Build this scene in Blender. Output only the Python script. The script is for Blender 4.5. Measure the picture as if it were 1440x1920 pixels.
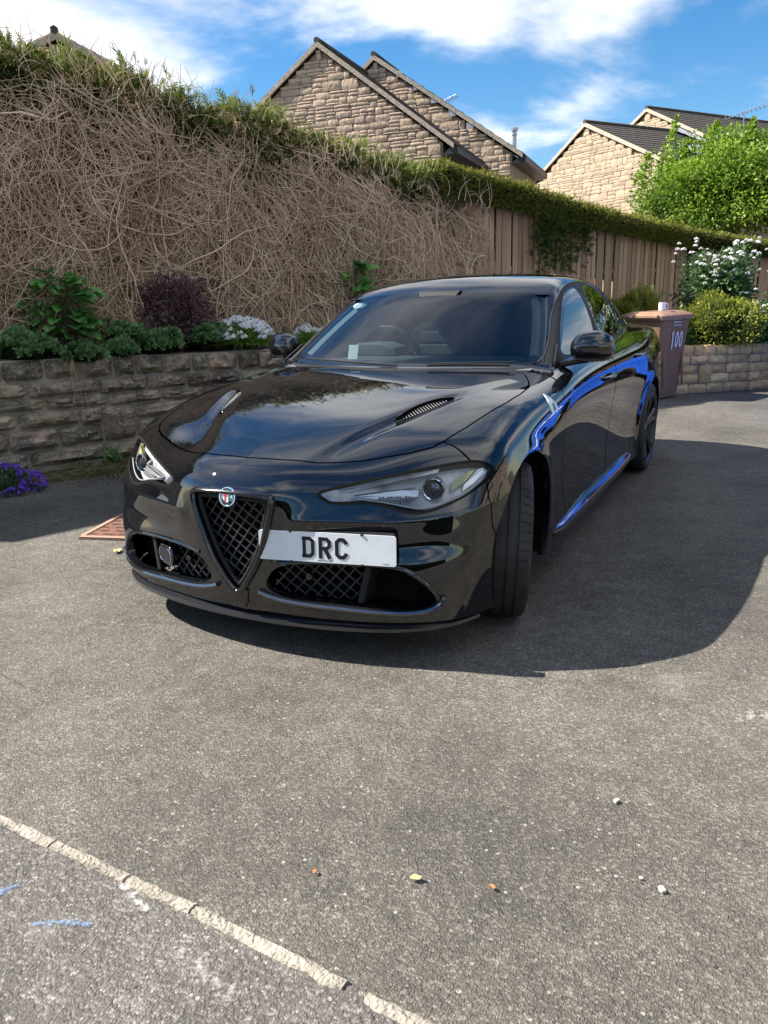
import bpy, math, random
import numpy as np
from mathutils import Matrix, Vector
random.seed(7); RNG=np.random.default_rng(11)
SC=bpy.context.scene; COL=SC.collection
for o in list(bpy.data.objects): bpy.data.objects.remove(o)

# ================= camera =================
cd=bpy.data.cameras.new('camera'); CAM=bpy.data.objects.new('camera',cd); COL.objects.link(CAM)
CR,CU,CF=(-0.89216,-0.45079,-0.02889),(0.09616,-0.25201,0.96294),(0.44136,-0.85632,-0.26818)
CP=(-1.78465,3.14632,1.32287)
CAM.matrix_world=Matrix(((CR[0],CU[0],-CF[0],CP[0]),(CR[1],CU[1],-CF[1],CP[1]),(CR[2],CU[2],-CF[2],CP[2]),(0,0,0,1)))
cd.sensor_fit='HORIZONTAL'; cd.sensor_width=36; cd.lens=36*1462.67/1440; cd.clip_start=.05; cd.clip_end=3000
SC.camera=CAM
# ================= sky and sun =================
SUN=Vector((1.0,.30,1.0)).normalized()
W=bpy.data.worlds.new('World'); SC.world=W; W.use_nodes=True
wn,wl=W.node_tree.nodes,W.node_tree.links
bg=wn['Background']; bg.inputs[1].default_value=.066
sky=wn.new('ShaderNodeTexSky'); sky.sky_type='NISHITA'; sky.sun_disc=False
sky.sun_elevation=math.asin(SUN.z); sky.sun_rotation=math.atan2(SUN.x,SUN.y)
sky.air_density=1.0; sky.dust_density=.25; sky.ozone_density=2.2; sky.altitude=200
tc=wn.new('ShaderNodeTexCoord')
# broken cumulus: the view direction is projected on a flat layer overhead and fed to noise
sx=wn.new('ShaderNodeSeparateXYZ'); wl.new(tc.outputs['Generated'],sx.inputs[0])
def wmath(op,a,b=None,c=None):
    n=wn.new('ShaderNodeMath'); n.operation=op
    for i,v in enumerate((a,b,c)):
        if v is None: continue
        if isinstance(v,(int,float)): n.inputs[i].default_value=v
        else: wl.new(v,n.inputs[i])
    return n.outputs[0]
zz=wmath('ADD',wmath('MAXIMUM',sx.outputs[2],0.0),.13)
cx=wn.new('ShaderNodeCombineXYZ'); wl.new(wmath('DIVIDE',sx.outputs[0],zz),cx.inputs[0]); wl.new(wmath('DIVIDE',sx.outputs[1],zz),cx.inputs[1])
mp=wn.new('ShaderNodeMapping'); mp.inputs['Location'].default_value=(7.139,16.327,0); mp.inputs['Scale'].default_value=(1,1,1); wl.new(cx.outputs[0],mp.inputs[0])
n1=wn.new('ShaderNodeTexNoise'); n1.inputs['Scale'].default_value=.85; n1.inputs['Detail'].default_value=9; n1.inputs['Roughness'].default_value=.58; n1.inputs['Distortion'].default_value=.25; wl.new(mp.outputs[0],n1.inputs[0])
rp=wn.new('ShaderNodeValToRGB'); rp.color_ramp.elements[0].position=.445; rp.color_ramp.elements[1].position=.64; rp.color_ramp.interpolation='EASE'; wl.new(n1.outputs[0],rp.inputs[0])
n2=wn.new('ShaderNodeTexNoise'); n2.inputs['Scale'].default_value=1.7; n2.inputs['Detail'].default_value=6; wl.new(mp.outputs[0],n2.inputs[0])
rc2=wn.new('ShaderNodeValToRGB'); rc2.color_ramp.elements[0].position=.3; rc2.color_ramp.elements[0].color=(5.2,5.5,5.9,1); rc2.color_ramp.elements[1].position=.7; rc2.color_ramp.elements[1].color=(9.,9.,9.1,1); wl.new(n2.outputs[0],rc2.inputs[0])
hs=wn.new('ShaderNodeHueSaturation'); hs.inputs['Saturation'].default_value=1.38; hs.inputs['Value'].default_value=1.0; wl.new(sky.outputs[0],hs.inputs['Color'])
mx=wn.new('ShaderNodeMix'); mx.data_type='RGBA'
fz=wn.new('ShaderNodeMapRange'); fz.inputs[1].default_value=.0; fz.inputs[2].default_value=.10; wl.new(sx.outputs[2],fz.inputs[0])
wl.new(wmath('MULTIPLY',rp.outputs[0],fz.outputs[0]),mx.inputs[0]); wl.new(hs.outputs[0],mx.inputs[6]); wl.new(rc2.outputs[0],mx.inputs[7])
wl.new(mx.outputs[2],bg.inputs[0])
ld=bpy.data.lights.new('sun','SUN'); ld.energy=5.0; ld.angle=math.radians(.53); ld.color=(1,.955,.88)
SO=bpy.data.objects.new('sun',ld); COL.objects.link(SO); SO.rotation_euler=SUN.to_track_quat('Z','Y').to_euler(); SO.location=(10,2,12)
vs=SC.view_settings; vs.view_transform='Standard'; vs.look='None'; vs.gamma=1; vs.use_curve_mapping=False; vs.exposure=1.38
SC.cycles.max_bounces=8; SC.cycles.transparent_max_bounces=24; SC.cycles.use_denoising=True
SC.cycles.sample_clamp_indirect=6; SC.cycles.caustics_reflective=False; SC.cycles.caustics_refractive=False

# ================= helpers =================
def node(nt,t,**k):
    n=nt.nodes.new(t)
    for a,b in k.items():
        if a in n.inputs.keys(): n.inputs[a].default_value=b
        else: setattr(n,a,b)
    return n
MATS={}
def mat(name,col,rough=.6,metal=0.,spec=.5,var=None,vscale=8.,vdet=5.,bump=0.,bscale=40.,coat=0.,coatr=.03,attr=None,col2=None,objrnd=0.,trans=0.,sheen=0.,lo=.35,hi=.65,grain=None,pos=False):
    """Principled with a noise-driven mix of col/col2, optional per-leaf attribute, bump."""
    if name in MATS: return MATS[name]
    m=bpy.data.materials.new(name); m.use_nodes=True; nt=m.node_tree; L=nt.links
    b=nt.nodes['Principled BSDF']; MATS[name]=m
    b.inputs['Roughness'].default_value=rough; b.inputs['Metallic'].default_value=metal
    b.inputs['Specular IOR Level'].default_value=spec
    if coat: b.inputs['Coat Weight'].default_value=coat; b.inputs['Coat Roughness'].default_value=coatr
    if trans: b.inputs['Subsurface Weight'].default_value=0
    tcn=node(nt,'ShaderNodeNewGeometry' if pos else 'ShaderNodeTexCoord'); OC='Position' if pos else 'Object'; c4=lambda c:(c[0],c[1],c[2],1)
    src=None
    if col2 is not None:
        mxn=node(nt,'ShaderNodeMix',data_type='RGBA'); mxn.inputs[6].default_value=c4(col); mxn.inputs[7].default_value=c4(col2)
        if attr:
            at=node(nt,'ShaderNodeAttribute',attribute_name=attr); L.new(at.outputs['Fac'],mxn.inputs[0])
        else:
            nz=node(nt,'ShaderNodeTexNoise'); nz.inputs['Scale'].default_value=vscale; nz.inputs['Detail'].default_value=vdet; nz.inputs['Roughness'].default_value=.6
            L.new(tcn.outputs[OC],nz.inputs[0])
            if grain:
                mpn=node(nt,'ShaderNodeMapping'); mpn.inputs['Scale'].default_value=grain; L.new(tcn.outputs[OC],mpn.inputs[0]); L.new(mpn.outputs[0],nz.inputs[0])
            mr=node(nt,'ShaderNodeMapRange'); mr.inputs[1].default_value=lo; mr.inputs[2].default_value=hi; L.new(nz.outputs[0],mr.inputs[0]); L.new(mr.outputs[0],mxn.inputs[0])
        src=mxn.outputs[2]
    if objrnd:
        oi=node(nt,'ShaderNodeObjectInfo'); hv=node(nt,'ShaderNodeHueSaturation')
        if src: L.new(src,hv.inputs['Color'])
        else: hv.inputs['Color'].default_value=c4(col)
        mr2=node(nt,'ShaderNodeMapRange'); mr2.inputs[3].default_value=1-objrnd; mr2.inputs[4].default_value=1+objrnd; L.new(oi.outputs['Random'],mr2.inputs[0]); L.new(mr2.outputs[0],hv.inputs['Value'])
        w2=node(nt,'ShaderNodeMath',operation='MULTIPLY_ADD'); w2.inputs[1].default_value=7.31; w2.inputs[2].default_value=.1; L.new(oi.outputs['Random'],w2.inputs[0])
        fr=node(nt,'ShaderNodeMath',operation='FRACT'); L.new(w2.outputs[0],fr.inputs[0])
        mr3=node(nt,'ShaderNodeMapRange'); mr3.inputs[3].default_value=.5-.03*objrnd*2; mr3.inputs[4].default_value=.5+.02*objrnd*2; L.new(fr.outputs[0],mr3.inputs[0]); L.new(mr3.outputs[0],hv.inputs['Hue'])
        src=hv.outputs[0]
    if src: L.new(src,b.inputs['Base Color'])
    else: b.inputs['Base Color'].default_value=c4(col)
    if bump:
        nb=node(nt,'ShaderNodeTexNoise'); nb.inputs['Scale'].default_value=bscale; nb.inputs['Detail'].default_value=6; L.new(tcn.outputs[OC],nb.inputs[0])
        if grain:
            mpb=node(nt,'ShaderNodeMapping'); mpb.inputs['Scale'].default_value=grain; L.new(tcn.outputs[OC],mpb.inputs[0]); L.new(mpb.outputs[0],nb.inputs[0])
        bp=node(nt,'ShaderNodeBump'); bp.inputs['Strength'].default_value=min(1,bump); bp.inputs['Distance'].default_value=.01*max(1,bump); L.new(nb.outputs[0],bp.inputs['Height']); L.new(bp.outputs[0],b.inputs['Normal'])
    if trans:   # leaves let light through
        tr=node(nt,'ShaderNodeBsdfTranslucent'); ms=node(nt,'ShaderNodeMixShader'); ms.inputs[0].default_value=trans
        if src: L.new(src,tr.inputs[0])
        else: tr.inputs[0].default_value=c4(col)
        L.new(b.outputs[0],ms.inputs[1]); L.new(tr.outputs[0],ms.inputs[2]); L.new(ms.outputs[0],nt.nodes['Material Output'].inputs[0])
    return m
def glass_mat(name,tint,rough=0.,ior=1.5,boost=1.):
    m=bpy.data.materials.new(name); m.use_nodes=True; nt=m.node_tree; L=nt.links; nt.nodes.clear()
    out=node(nt,'ShaderNodeOutputMaterial'); t=node(nt,'ShaderNodeBsdfTransparent'); t.inputs[0].default_value=(*tint,1)
    g=node(nt,'ShaderNodeBsdfGlossy'); g.inputs['Roughness'].default_value=rough
    f=node(nt,'ShaderNodeFresnel'); f.inputs[0].default_value=ior
    mu=node(nt,'ShaderNodeMath',operation='MULTIPLY',use_clamp=True); mu.inputs[1].default_value=boost; L.new(f.outputs[0],mu.inputs[0])
    ms=node(nt,'ShaderNodeMixShader'); L.new(mu.outputs[0],ms.inputs[0]); L.new(t.outputs[0],ms.inputs[1]); L.new(g.outputs[0],ms.inputs[2]); L.new(ms.outputs[0],out.inputs[0])
    MATS[name]=m; return m
def tag(o,label=None,cat=None,group=None,kind=None):
    if label: o['label']=label
    if cat: o['category']=cat
    if group: o['group']=group
    if kind: o['kind']=kind
    return o
def empty(name,loc=(0,0,0),parent=None,rz=0):
    o=bpy.data.objects.new(name,None); o.empty_display_size=.1; COL.objects.link(o); o.location=loc; o.rotation_euler=(0,0,rz)
    if parent: o.parent=parent
    return o
def meshdata(name,V,F,m=None,smooth=False,normals=None,rnd=None):
    me=bpy.data.meshes.new(name); V=np.asarray(V,np.float32)
    if isinstance(F,np.ndarray):
        n,k=F.shape
        me.vertices.add(len(V)); me.vertices.foreach_set('co',V.ravel())
        me.loops.add(n*k); me.loops.foreach_set('vertex_index',F.astype(np.int32).ravel())
        me.polygons.add(n); me.polygons.foreach_set('loop_start',np.arange(0,n*k,k,dtype=np.int32))
        me.update(calc_edges=True); me.validate()
    else:
        assert max(max(f) for f in F)<len(V),name
        me.from_pydata(V.tolist(),[],[tuple(int(i) for i in f) for f in F]); me.update()
    if smooth: me.polygons.foreach_set('use_smooth',np.ones(len(me.polygons),bool))
    if rnd is not None:
        a=me.attributes.new('rnd','FLOAT','POINT'); a.data.foreach_set('value',np.asarray(rnd,np.float32))
    if normals is not None:
        me.normals_split_custom_set_from_vertices(np.asarray(normals,np.float32).tolist())
    if m is not None: me.materials.append(m)
    return me
def obj(name,me,parent=None,loc=None,label=None,cat=None,group=None,kind=None):
    o=bpy.data.objects.new(name,me); COL.objects.link(o)
    if parent is not None: o.parent=parent
    if loc is not None: o.location=loc
    return tag(o,label,cat,group,kind)
class MB:
    """collects shapes into one mesh"""
    def __init__(s): s.V=[];s.F=[]
    def add(s,V,F,M=None):
        o=len(s.V)
        for v in V:
            v=Vector(v); s.V.append(tuple(M@v) if M is not None else tuple(v))
        for f in F: s.F.append(tuple(i+o for i in f))
        return s
    def box(s,c,d,M=None,taper=None):
        x,y,z=d[0]/2,d[1]/2,d[2]/2; V=[]
        for k in(-1,1):
            q=1 if taper is None or k<0 else taper
            for i,j in((-1,-1),(1,-1),(1,1),(-1,1)): V.append((c[0]+i*x*q,c[1]+j*y*q,c[2]+k*z))
        return s.add(V,[(3,2,1,0),(4,5,6,7),(0,1,5,4),(1,2,6,5),(2,3,7,6),(3,0,4,7)],M)
    def tube(s,P,r,n=6,closed=False,cap=True,flat=1.0,M=None):
        P=[Vector(p) for p in P]; N=len(P); rr=r if hasattr(r,'__len__') else [r]*N
        V=[];F=[];up=None
        for i,p in enumerate(P):
            a=P[(i-1)%N] if (closed or i>0) else p; b=P[(i+1)%N] if (closed or i<N-1) else p
            t=(b-a); t=t.normalized() if t.length>1e-9 else Vector((0,0,1))
            if up is None:
                up=Vector((0,0,1)) if abs(t.z)<.9 else Vector((1,0,0))
            x=(up-t*up.dot(t)); x=x.normalized() if x.length>1e-6 else t.orthogonal().normalized()
            up=x; y=t.cross(x)
            for k in range(n):
                an=2*math.pi*k/n; V.append(p+x*math.cos(an)*rr[i]*flat+y*math.sin(an)*rr[i])
        for i in range(N if closed else N-1):
            j=(i+1)%N
            for k in range(n): F.append((i*n+k,i*n+(k+1)%n,j*n+(k+1)%n,j*n+k))
        if cap and not closed: F.append(tuple(range(n-1,-1,-1))); F.append(tuple((N-1)*n+k for k in range(n)))
        return s.add(V,F,M)
    def lathe(s,prof,n=32,axis='z',c=(0,0,0),M=None,cap=False):
        V=[];F=[];m=len(prof)
        for k in range(n):
            a=2*math.pi*k/n; ca,sa=math.cos(a),math.sin(a)
            for r,h in prof:
                p={'z':(r*ca,r*sa,h),'y':(r*ca,h,r*sa),'x':(h,r*ca,r*sa)}[axis]; V.append((p[0]+c[0],p[1]+c[1],p[2]+c[2]))
        for k in range(n):
            j=(k+1)%n
            for i in range(m-1): F.append((k*m+i,j*m+i,j*m+i+1,k*m+i+1))
        if cap: F.append(tuple(k*m for k in range(n))[::-1]); F.append(tuple(k*m+m-1 for k in range(n)))
        return s.add(V,F,M)
    def prism(s,poly,h0,h1,fn=None,M=None):
        n=len(poly); fn=fn or (lambda p,h:(p[0],p[1],h))
        V=[fn(p,h0) for p in poly]+[fn(p,h1) for p in poly]
        F=[tuple(range(n-1,-1,-1)),tuple(range(n,2*n))]+[(i,(i+1)%n,n+(i+1)%n,n+i) for i in range(n)]
        return s.add(V,F,M)
    def build(s,name,m,parent=None,smooth=False,bevel=0,seg=2,**k):
        me=meshdata(name,s.V,s.F,m,smooth); o=obj(name,me,parent,**k)
        if bevel:
            b=o.modifiers.new('bevel','BEVEL'); b.width=bevel; b.segments=seg; b.limit_method='ANGLE'; b.angle_limit=math.radians(40)
            me.polygons.foreach_set('use_smooth',np.ones(len(me.polygons),bool)); wn_=o.modifiers.new('wn','WEIGHTED_NORMAL'); wn_.keep_sharp=True
        elif smooth:
            try: me.set_sharp_from_angle(angle=math.radians(40))
            except Exception: pass
        return o
def copy_tree(o,parent=None):
    c=o.copy(); COL.objects.link(c); c.parent=parent
    for ch in o.children: copy_tree(ch,c)
    return c
def rot_align(Z,spin,rng=RNG):
    """N rotation matrices whose local z is Z, spun at random"""
    Z=Z/np.linalg.norm(Z,axis=1)[:,None]; A=np.where(np.abs(Z[:,2:3])<.9,np.array([[0,0,1.]]),np.array([[1.,0,0]]))
    X=np.cross(A,Z); X/=np.linalg.norm(X,axis=1)[:,None]; Y=np.cross(Z,X)
    c,s=np.cos(spin)[:,None],np.sin(spin)[:,None]
    return np.stack([X*c+Y*s,-X*s+Y*c,Z],2)
def scatter(TV,TF,P,R,S,rnd=None):
    """instance a template mesh at P with rotations R and scales S, as plain arrays"""
    TV=np.asarray(TV,float);TF=np.asarray(TF);N=len(P);k=len(TV)
    S=np.asarray(S,float); S=S[:,None] if S.ndim==1 else S
    V=np.einsum('nij,nkj->nki',R,TV[None]*S[:,None,:])+P[:,None]
    F=(TF[None]+(np.arange(N)*k)[:,None,None]).reshape(-1,TF.shape[1])
    r=np.repeat(RNG.random(N) if rnd is None else rnd,k)
    return V.reshape(-1,3),F,r
def join(parts):
    V=[];F=[];R=[];o=0
    for v,f,r in parts: V.append(v);F.append(f+o);R.append(r);o+=len(v)
    return np.concatenate(V),np.concatenate(F),np.concatenate(R)
def rays_dir(n,zmin=-1.):
    d=RNG.normal(size=(n,3)); d/=np.linalg.norm(d,axis=1)[:,None]
    d[:,2]=np.where(d[:,2]<zmin,-d[:,2],d[:,2]); return d
def smoothpoly(P,it=2,closed=True):
    P=np.asarray(P,float)
    for _ in range(it):
        Q=np.roll(P,-1,0) if closed else P[1:]; A=P if closed else P[:-1]
        N=np.empty((2*len(A),P.shape[1])); N[0::2]=.75*A+.25*Q; N[1::2]=.25*A+.75*Q
        P=N if closed else np.concatenate([P[:1],N,P[-1:]])
    return P
def polysd(P,x,y):
    """signed 2D distance (negative inside) of points to a closed polygon"""
    P=np.asarray(P,float); d=np.full(x.shape,1e9); ins=np.zeros(x.shape,bool)
    for (ax,ay),(bx,by) in zip(P,np.roll(P,-1,0)):
        ex,ey=bx-ax,by-ay; t=np.clip(((x-ax)*ex+(y-ay)*ey)/max(ex*ex+ey*ey,1e-12),0,1)
        d=np.minimum(d,np.hypot(x-ax-t*ex,y-ay-t*ey))
        if by!=ay:
            c=((ay>y)!=(by>y))&(x<(bx-ax)*(y-ay)/(by-ay)+ax); ins^=c
    return np.where(ins,-d,d)
# ================= car: an implicit body surface =================
# ---------- spline helpers (natural cubic cardinal basis) ----------
class Sp:
    def __init__(s,k):
        k=np.asarray(k,float);s.sg=1. if k[-1]>k[0] else -1.;k=k*s.sg;s.k=k;n=len(k);h=np.diff(k)
        A=np.eye(n);B=np.zeros((n,n))
        for i in range(1,n-1):
            A[i,i-1]=h[i-1];A[i,i]=2*(h[i-1]+h[i]);A[i,i+1]=h[i]
            B[i,i-1]=6/h[i-1];B[i,i]=-6/h[i-1]-6/h[i];B[i,i+1]=6/h[i]
        s.M=np.linalg.solve(A,B)
    def basis(s,x):
        x=np.asarray(x,float)*s.sg;sh=x.shape;x=x.ravel();k=s.k;n=len(k)
        xc=np.clip(x,k[0],k[-1])
        i=np.clip(np.searchsorted(k,xc)-1,0,n-2);h=k[i+1]-k[i]
        t=(xc-k[i])/h;a=1-t
        I=np.eye(n)
        b=a[:,None]*I[i]+t[:,None]*I[i+1]+(h*h/6)[:,None]*((a**3-a)[:,None]*s.M[i]+(t**3-t)[:,None]*s.M[i+1])
        # linear extrapolation
        d0=(I[1]-I[0])/(k[1]-k[0])-(k[1]-k[0])/6*(s.M[1]+2*s.M[0])
        d1=(I[-1]-I[-2])/(k[-1]-k[-2])+(k[-1]-k[-2])/6*(s.M[-2]+2*s.M[-1])
        b=b+np.minimum(x-k[0],0)[:,None]*d0+np.maximum(x-k[-1],0)[:,None]*d1
        return b.reshape(sh+(n,))
class Tab:
    def __init__(s,u,v,t): s.u=Sp(u);s.v=Sp(v);s.t=np.asarray(t,float)
    def __call__(s,u,v): return np.einsum('...i,...i->...',s.u.basis(u)@s.t,s.v.basis(v))
    def grid(s,u,v): return s.u.basis(u)@s.t@s.v.basis(v).T
class Cur:
    def __init__(s,k,v): s.s=Sp(k);s.v=np.asarray(v,float)
    def __call__(s,x): return s.s.basis(x)@s.v
def smax(a,b,k):
    h=np.maximum(k-np.abs(a-b),0)/k
    return np.maximum(a,b)+h*h*h*k/6
def smin(a,b,k): return -smax(-a,-b,k)
def sstep(a,b,x):
    t=np.clip((x-a)/(b-a),0,1);return t*t*t*(t*(6*t-15)+10)
# ---------- body tables; a=|x| (half width), y forward, z up, metres ----------
TT=Tab([1.0,.9,.757,.514,.41,.1,-.2,-.53,-1,-2,-2.8,-3.4,-3.9],[0,.2,.4,.6,.75,.95],[
 [.655,.645,.62,.57,.51,.40],[.705,.698,.675,.63,.575,.46],[.757,.749,.722,.69,.65,.56],
 [.822,.822,.818,.806,.782,.72],[.846,.847,.846,.836,.815,.758],[.902,.903,.905,.902,.885,.832],
 [.940,.940,.938,.932,.915,.866],[.964,.964,.962,.957,.943,.905],[.99,.985,.98,.972,.966,.935],
 [1.0,1.0,.998,.993,.985,.955],[1.05,1.05,1.045,1.035,1.02,.98],[1.07,1.07,1.065,1.05,1.03,.98],[1.07,1.07,1.06,1.04,1.01,.95]])
FF=Tab([0,.2,.33,.5,.65,.75,.85,.93],[.08,.25,.45,.65,.78],np.array([
 [.87,.915,.922,.915,.85],[.855,.90,.905,.895,.83],[.845,.872,.866,.842,.775],[.805,.835,.812,.766,.69],
 [.745,.788,.760,.682,.60],[.68,.728,.712,.620,.53],[.56,.61,.615,.545,.45],[.36,.42,.45,.43,.34]]))
SS=Tab([.8,.4,.08,-.4,-.9,-1.6,-2.3,-2.82,-3.4,-3.9],[.1,.3,.5,.7,.85,.95,1.1],[
 [.90,.905,.91,.905,.88,.845,.78],[.885,.90,.907,.905,.88,.845,.78],[.88,.895,.907,.910,.888,.85,.78],
 [.885,.888,.893,.908,.90,.865,.79],[.885,.872,.873,.893,.897,.868,.80],[.885,.868,.870,.890,.896,.868,.80],
 [.89,.885,.89,.908,.91,.88,.81],[.90,.92,.933,.938,.925,.89,.82],[.88,.90,.91,.905,.89,.86,.79],[.80,.84,.86,.85,.83,.80,.74]])
SGz=Cur([.9,1.0,1.1,1.2,1.3,1.4,1.5],[.812,.776,.737,.694,.645,.585,.51])
SGy=Cur([-.4,-.9,-1.5,-2.1,-2.7,-3.3],[-.005,.0,.012,.008,-.035,-.10])
WC=Cur([.9,.96,1.1,1.25,1.345,1.45],[-.375,-.47,-.70,-.945,-1.095,-1.26])
RC=Cur([-.9,-1.1,-1.3,-1.6,-1.9,-2.3,-2.7,-3.1,-3.4,-3.8],[1.28,1.352,1.398,1.428,1.432,1.402,1.325,1.19,1.075,.90])
AX_F,AX_R,AZ=.15,-2.83,.327
RIDGE=np.array([[.20,.90],[.275,.757],[.355,.585],[.436,.409],[.556,.097],[.63,-.12]])  # (a,y)
def ridge_dist(a,y):
    # signed distance across the ridge (a minus ridge a at this y) scaled
    ra=np.interp(-y,-RIDGE[:,1],RIDGE[:,0])
    return (a-ra)*.92
RA=Cur(-RIDGE[:,1],RIDGE[:,0])
def top(a,y,grid=False):
    if grid: T=TT.grid(y,a).T; A=a[:,None]; Y=y[None,:]
    else: T=TT(y,a); A=a;Y=y
    d=(A-RA(-np.clip(Y,-.3,.92)))*.92
    w=sstep(.88,.62,Y)*sstep(-.02,.20,Y)*sstep(.62,.40,Y)*0+sstep(.90,.50,Y)*sstep(-.05,.22,Y)
    dep=.003+.013*sstep(.80,.40,Y)
    T=T-w*dep*np.exp(-(d/.034)**2)
    # raised spine and inner dome
    T=T+.006*sstep(.05,-.05,d)*sstep(.92,.6,Y)*sstep(-.6,-.2,Y)
    return T
def fcrease(a,z):
    zc=.545+.035*sstep(.55,.95,a); q=np.sqrt((z-zc)**2+.007**2)
    return .020*sstep(.19,.30,a)*np.exp(-q/.045)-.006*sstep(.25,.4,a)*np.exp(-((z-.455)/.04)**2)
def flare(y,z):
    o=0
    for ay in(AX_F,AX_R):
        r=np.hypot(y-ay,z-AZ)
        o=o+.012*np.exp(-((r-.365)/.045)**2)
    return o
def fields(a,y,z,T,F,S,SG,W,R):
    fT=(z-T)*.97; fF=(y-F)*.85; fS=a-S
    rear=-3.86+.30*(a/.9)**2.5+.10*(np.abs(z-.9))
    fB=(rear-y)*.9
    lo=smax(fT,fS,.10+.05*sstep(-.3,.3,y))
    lo=smax(lo,smax(fF,fB,.01),.085)
    g=smax((y-W)*.53,(a-SG)*.90,.055)
    g=np.maximum(smax(g,(z-R)*.95,.10),.90-z)
    return smin(lo,g,.03)
def sdf(P):
    P=np.asarray(P,float);a=np.sqrt(P[...,0]**2+1e-8);y=P[...,1];z=P[...,2]
    T=top(a,y);F=FF(a,z)+fcrease(a,z);S=SS(y,z)+flare(y,z)
    SG=SGz(z)+SGy(y);W=WC(z)-(.26+.45*(z-.96))*a*a;R=RC(y)-.105*a*a-.05*a**4
    return fields(a,y,z,T,F,S,SG,W,R)
def grad(P,e=1.5e-3):
    G=np.empty_like(P)
    for i in range(3):
        d=np.zeros(3);d[i]=e
        G[:,i]=(sdf(P+d)-sdf(P-d))/(2*e)
    return G
def grid_sdf(xs,ys,zs):
    a=np.sqrt(xs**2+1e-8)
    T=top(a,ys,True)[:,:,None];F=(FF.grid(a,zs)+fcrease(a[:,None],zs[None,:]))[:,None,:]
    S=(SS.grid(ys,zs)+flare(ys[:,None],zs[None]))[None]
    SG=(SGz(zs)[None,:]+SGy(ys)[:,None])[None]
    A=a[:,None,None];Y=ys[None,:,None];Z=zs[None,None,:]
    W=WC(zs)[None,None,:]-(.26+.45*(Z-.96))*A*A
    R=RC(ys)[None,:,None]-.105*A*A-.05*A**4
    return fields(A,Y,Z,T,F,S,SG,W,R)
def surface_nets(V,o,h):
    """V sampled at o+h*i ; returns verts, quads"""
    s=V<0
    nx,ny,nz=[n-1 for n in V.shape]
    cnt=np.zeros((nx,ny,nz),np.int8)
    for i in(0,1):
        for j in(0,1):
            for k in(0,1): cnt+=s[i:i+nx,j:j+ny,k:k+nz]
    act=(cnt>0)&(cnt<8)
    idx=np.full(act.shape,-1,np.int64);c=np.argwhere(act);idx[act]=np.arange(len(c))
    acc=np.zeros((len(c),3));n=np.zeros(len(c))
    for ax in range(3):
        for p in range(4):
            off=[0,0,0];oth=[q for q in range(3) if q!=ax];off[oth[0]]=p&1;off[oth[1]]=p>>1
            off=np.array(off);i0=c+off;i1=i0.copy();i1[:,ax]+=1
            v0=V[tuple(i0.T)];v1=V[tuple(i1.T)];m=(v0<0)!=(v1<0)
            t=v0[m]/(v0[m]-v1[m]);q=off[None].repeat(m.sum(),0).astype(float);q[:,ax]+=t
            acc[m]+=q;n[m]+=1
    v=o+h*(c+acc/n[:,None])
    quads=[]
    for ax in range(3):
        b,cx=[(1,2),(2,0),(0,1)][ax]
        sl0=[slice(None)]*3;sl1=[slice(None)]*3;sl0[ax]=slice(0,-1);sl1[ax]=slice(1,None)
        e=s[tuple(sl0)]!=s[tuple(sl1)]
        p=np.argwhere(e);ok=(p[:,b]>0)&(p[:,cx]>0)
        lim=np.array([nx,ny,nz]);ok&=(p[:,b]<lim[b])&(p[:,cx]<lim[cx])&(p[:,ax]<lim[ax]);p=p[ok]
        fl=s[tuple(p.T)]
        def cell(db,dc):
            q=p.copy();q[:,b]-=db;q[:,cx]-=dc;return idx[tuple(q.T)]
        q=np.stack([cell(1,1),cell(0,1),cell(0,0),cell(1,0)],1)
        q[~fl]=q[~fl][:,::-1];quads.append(q)
    return v,np.concatenate(quads)
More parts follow.
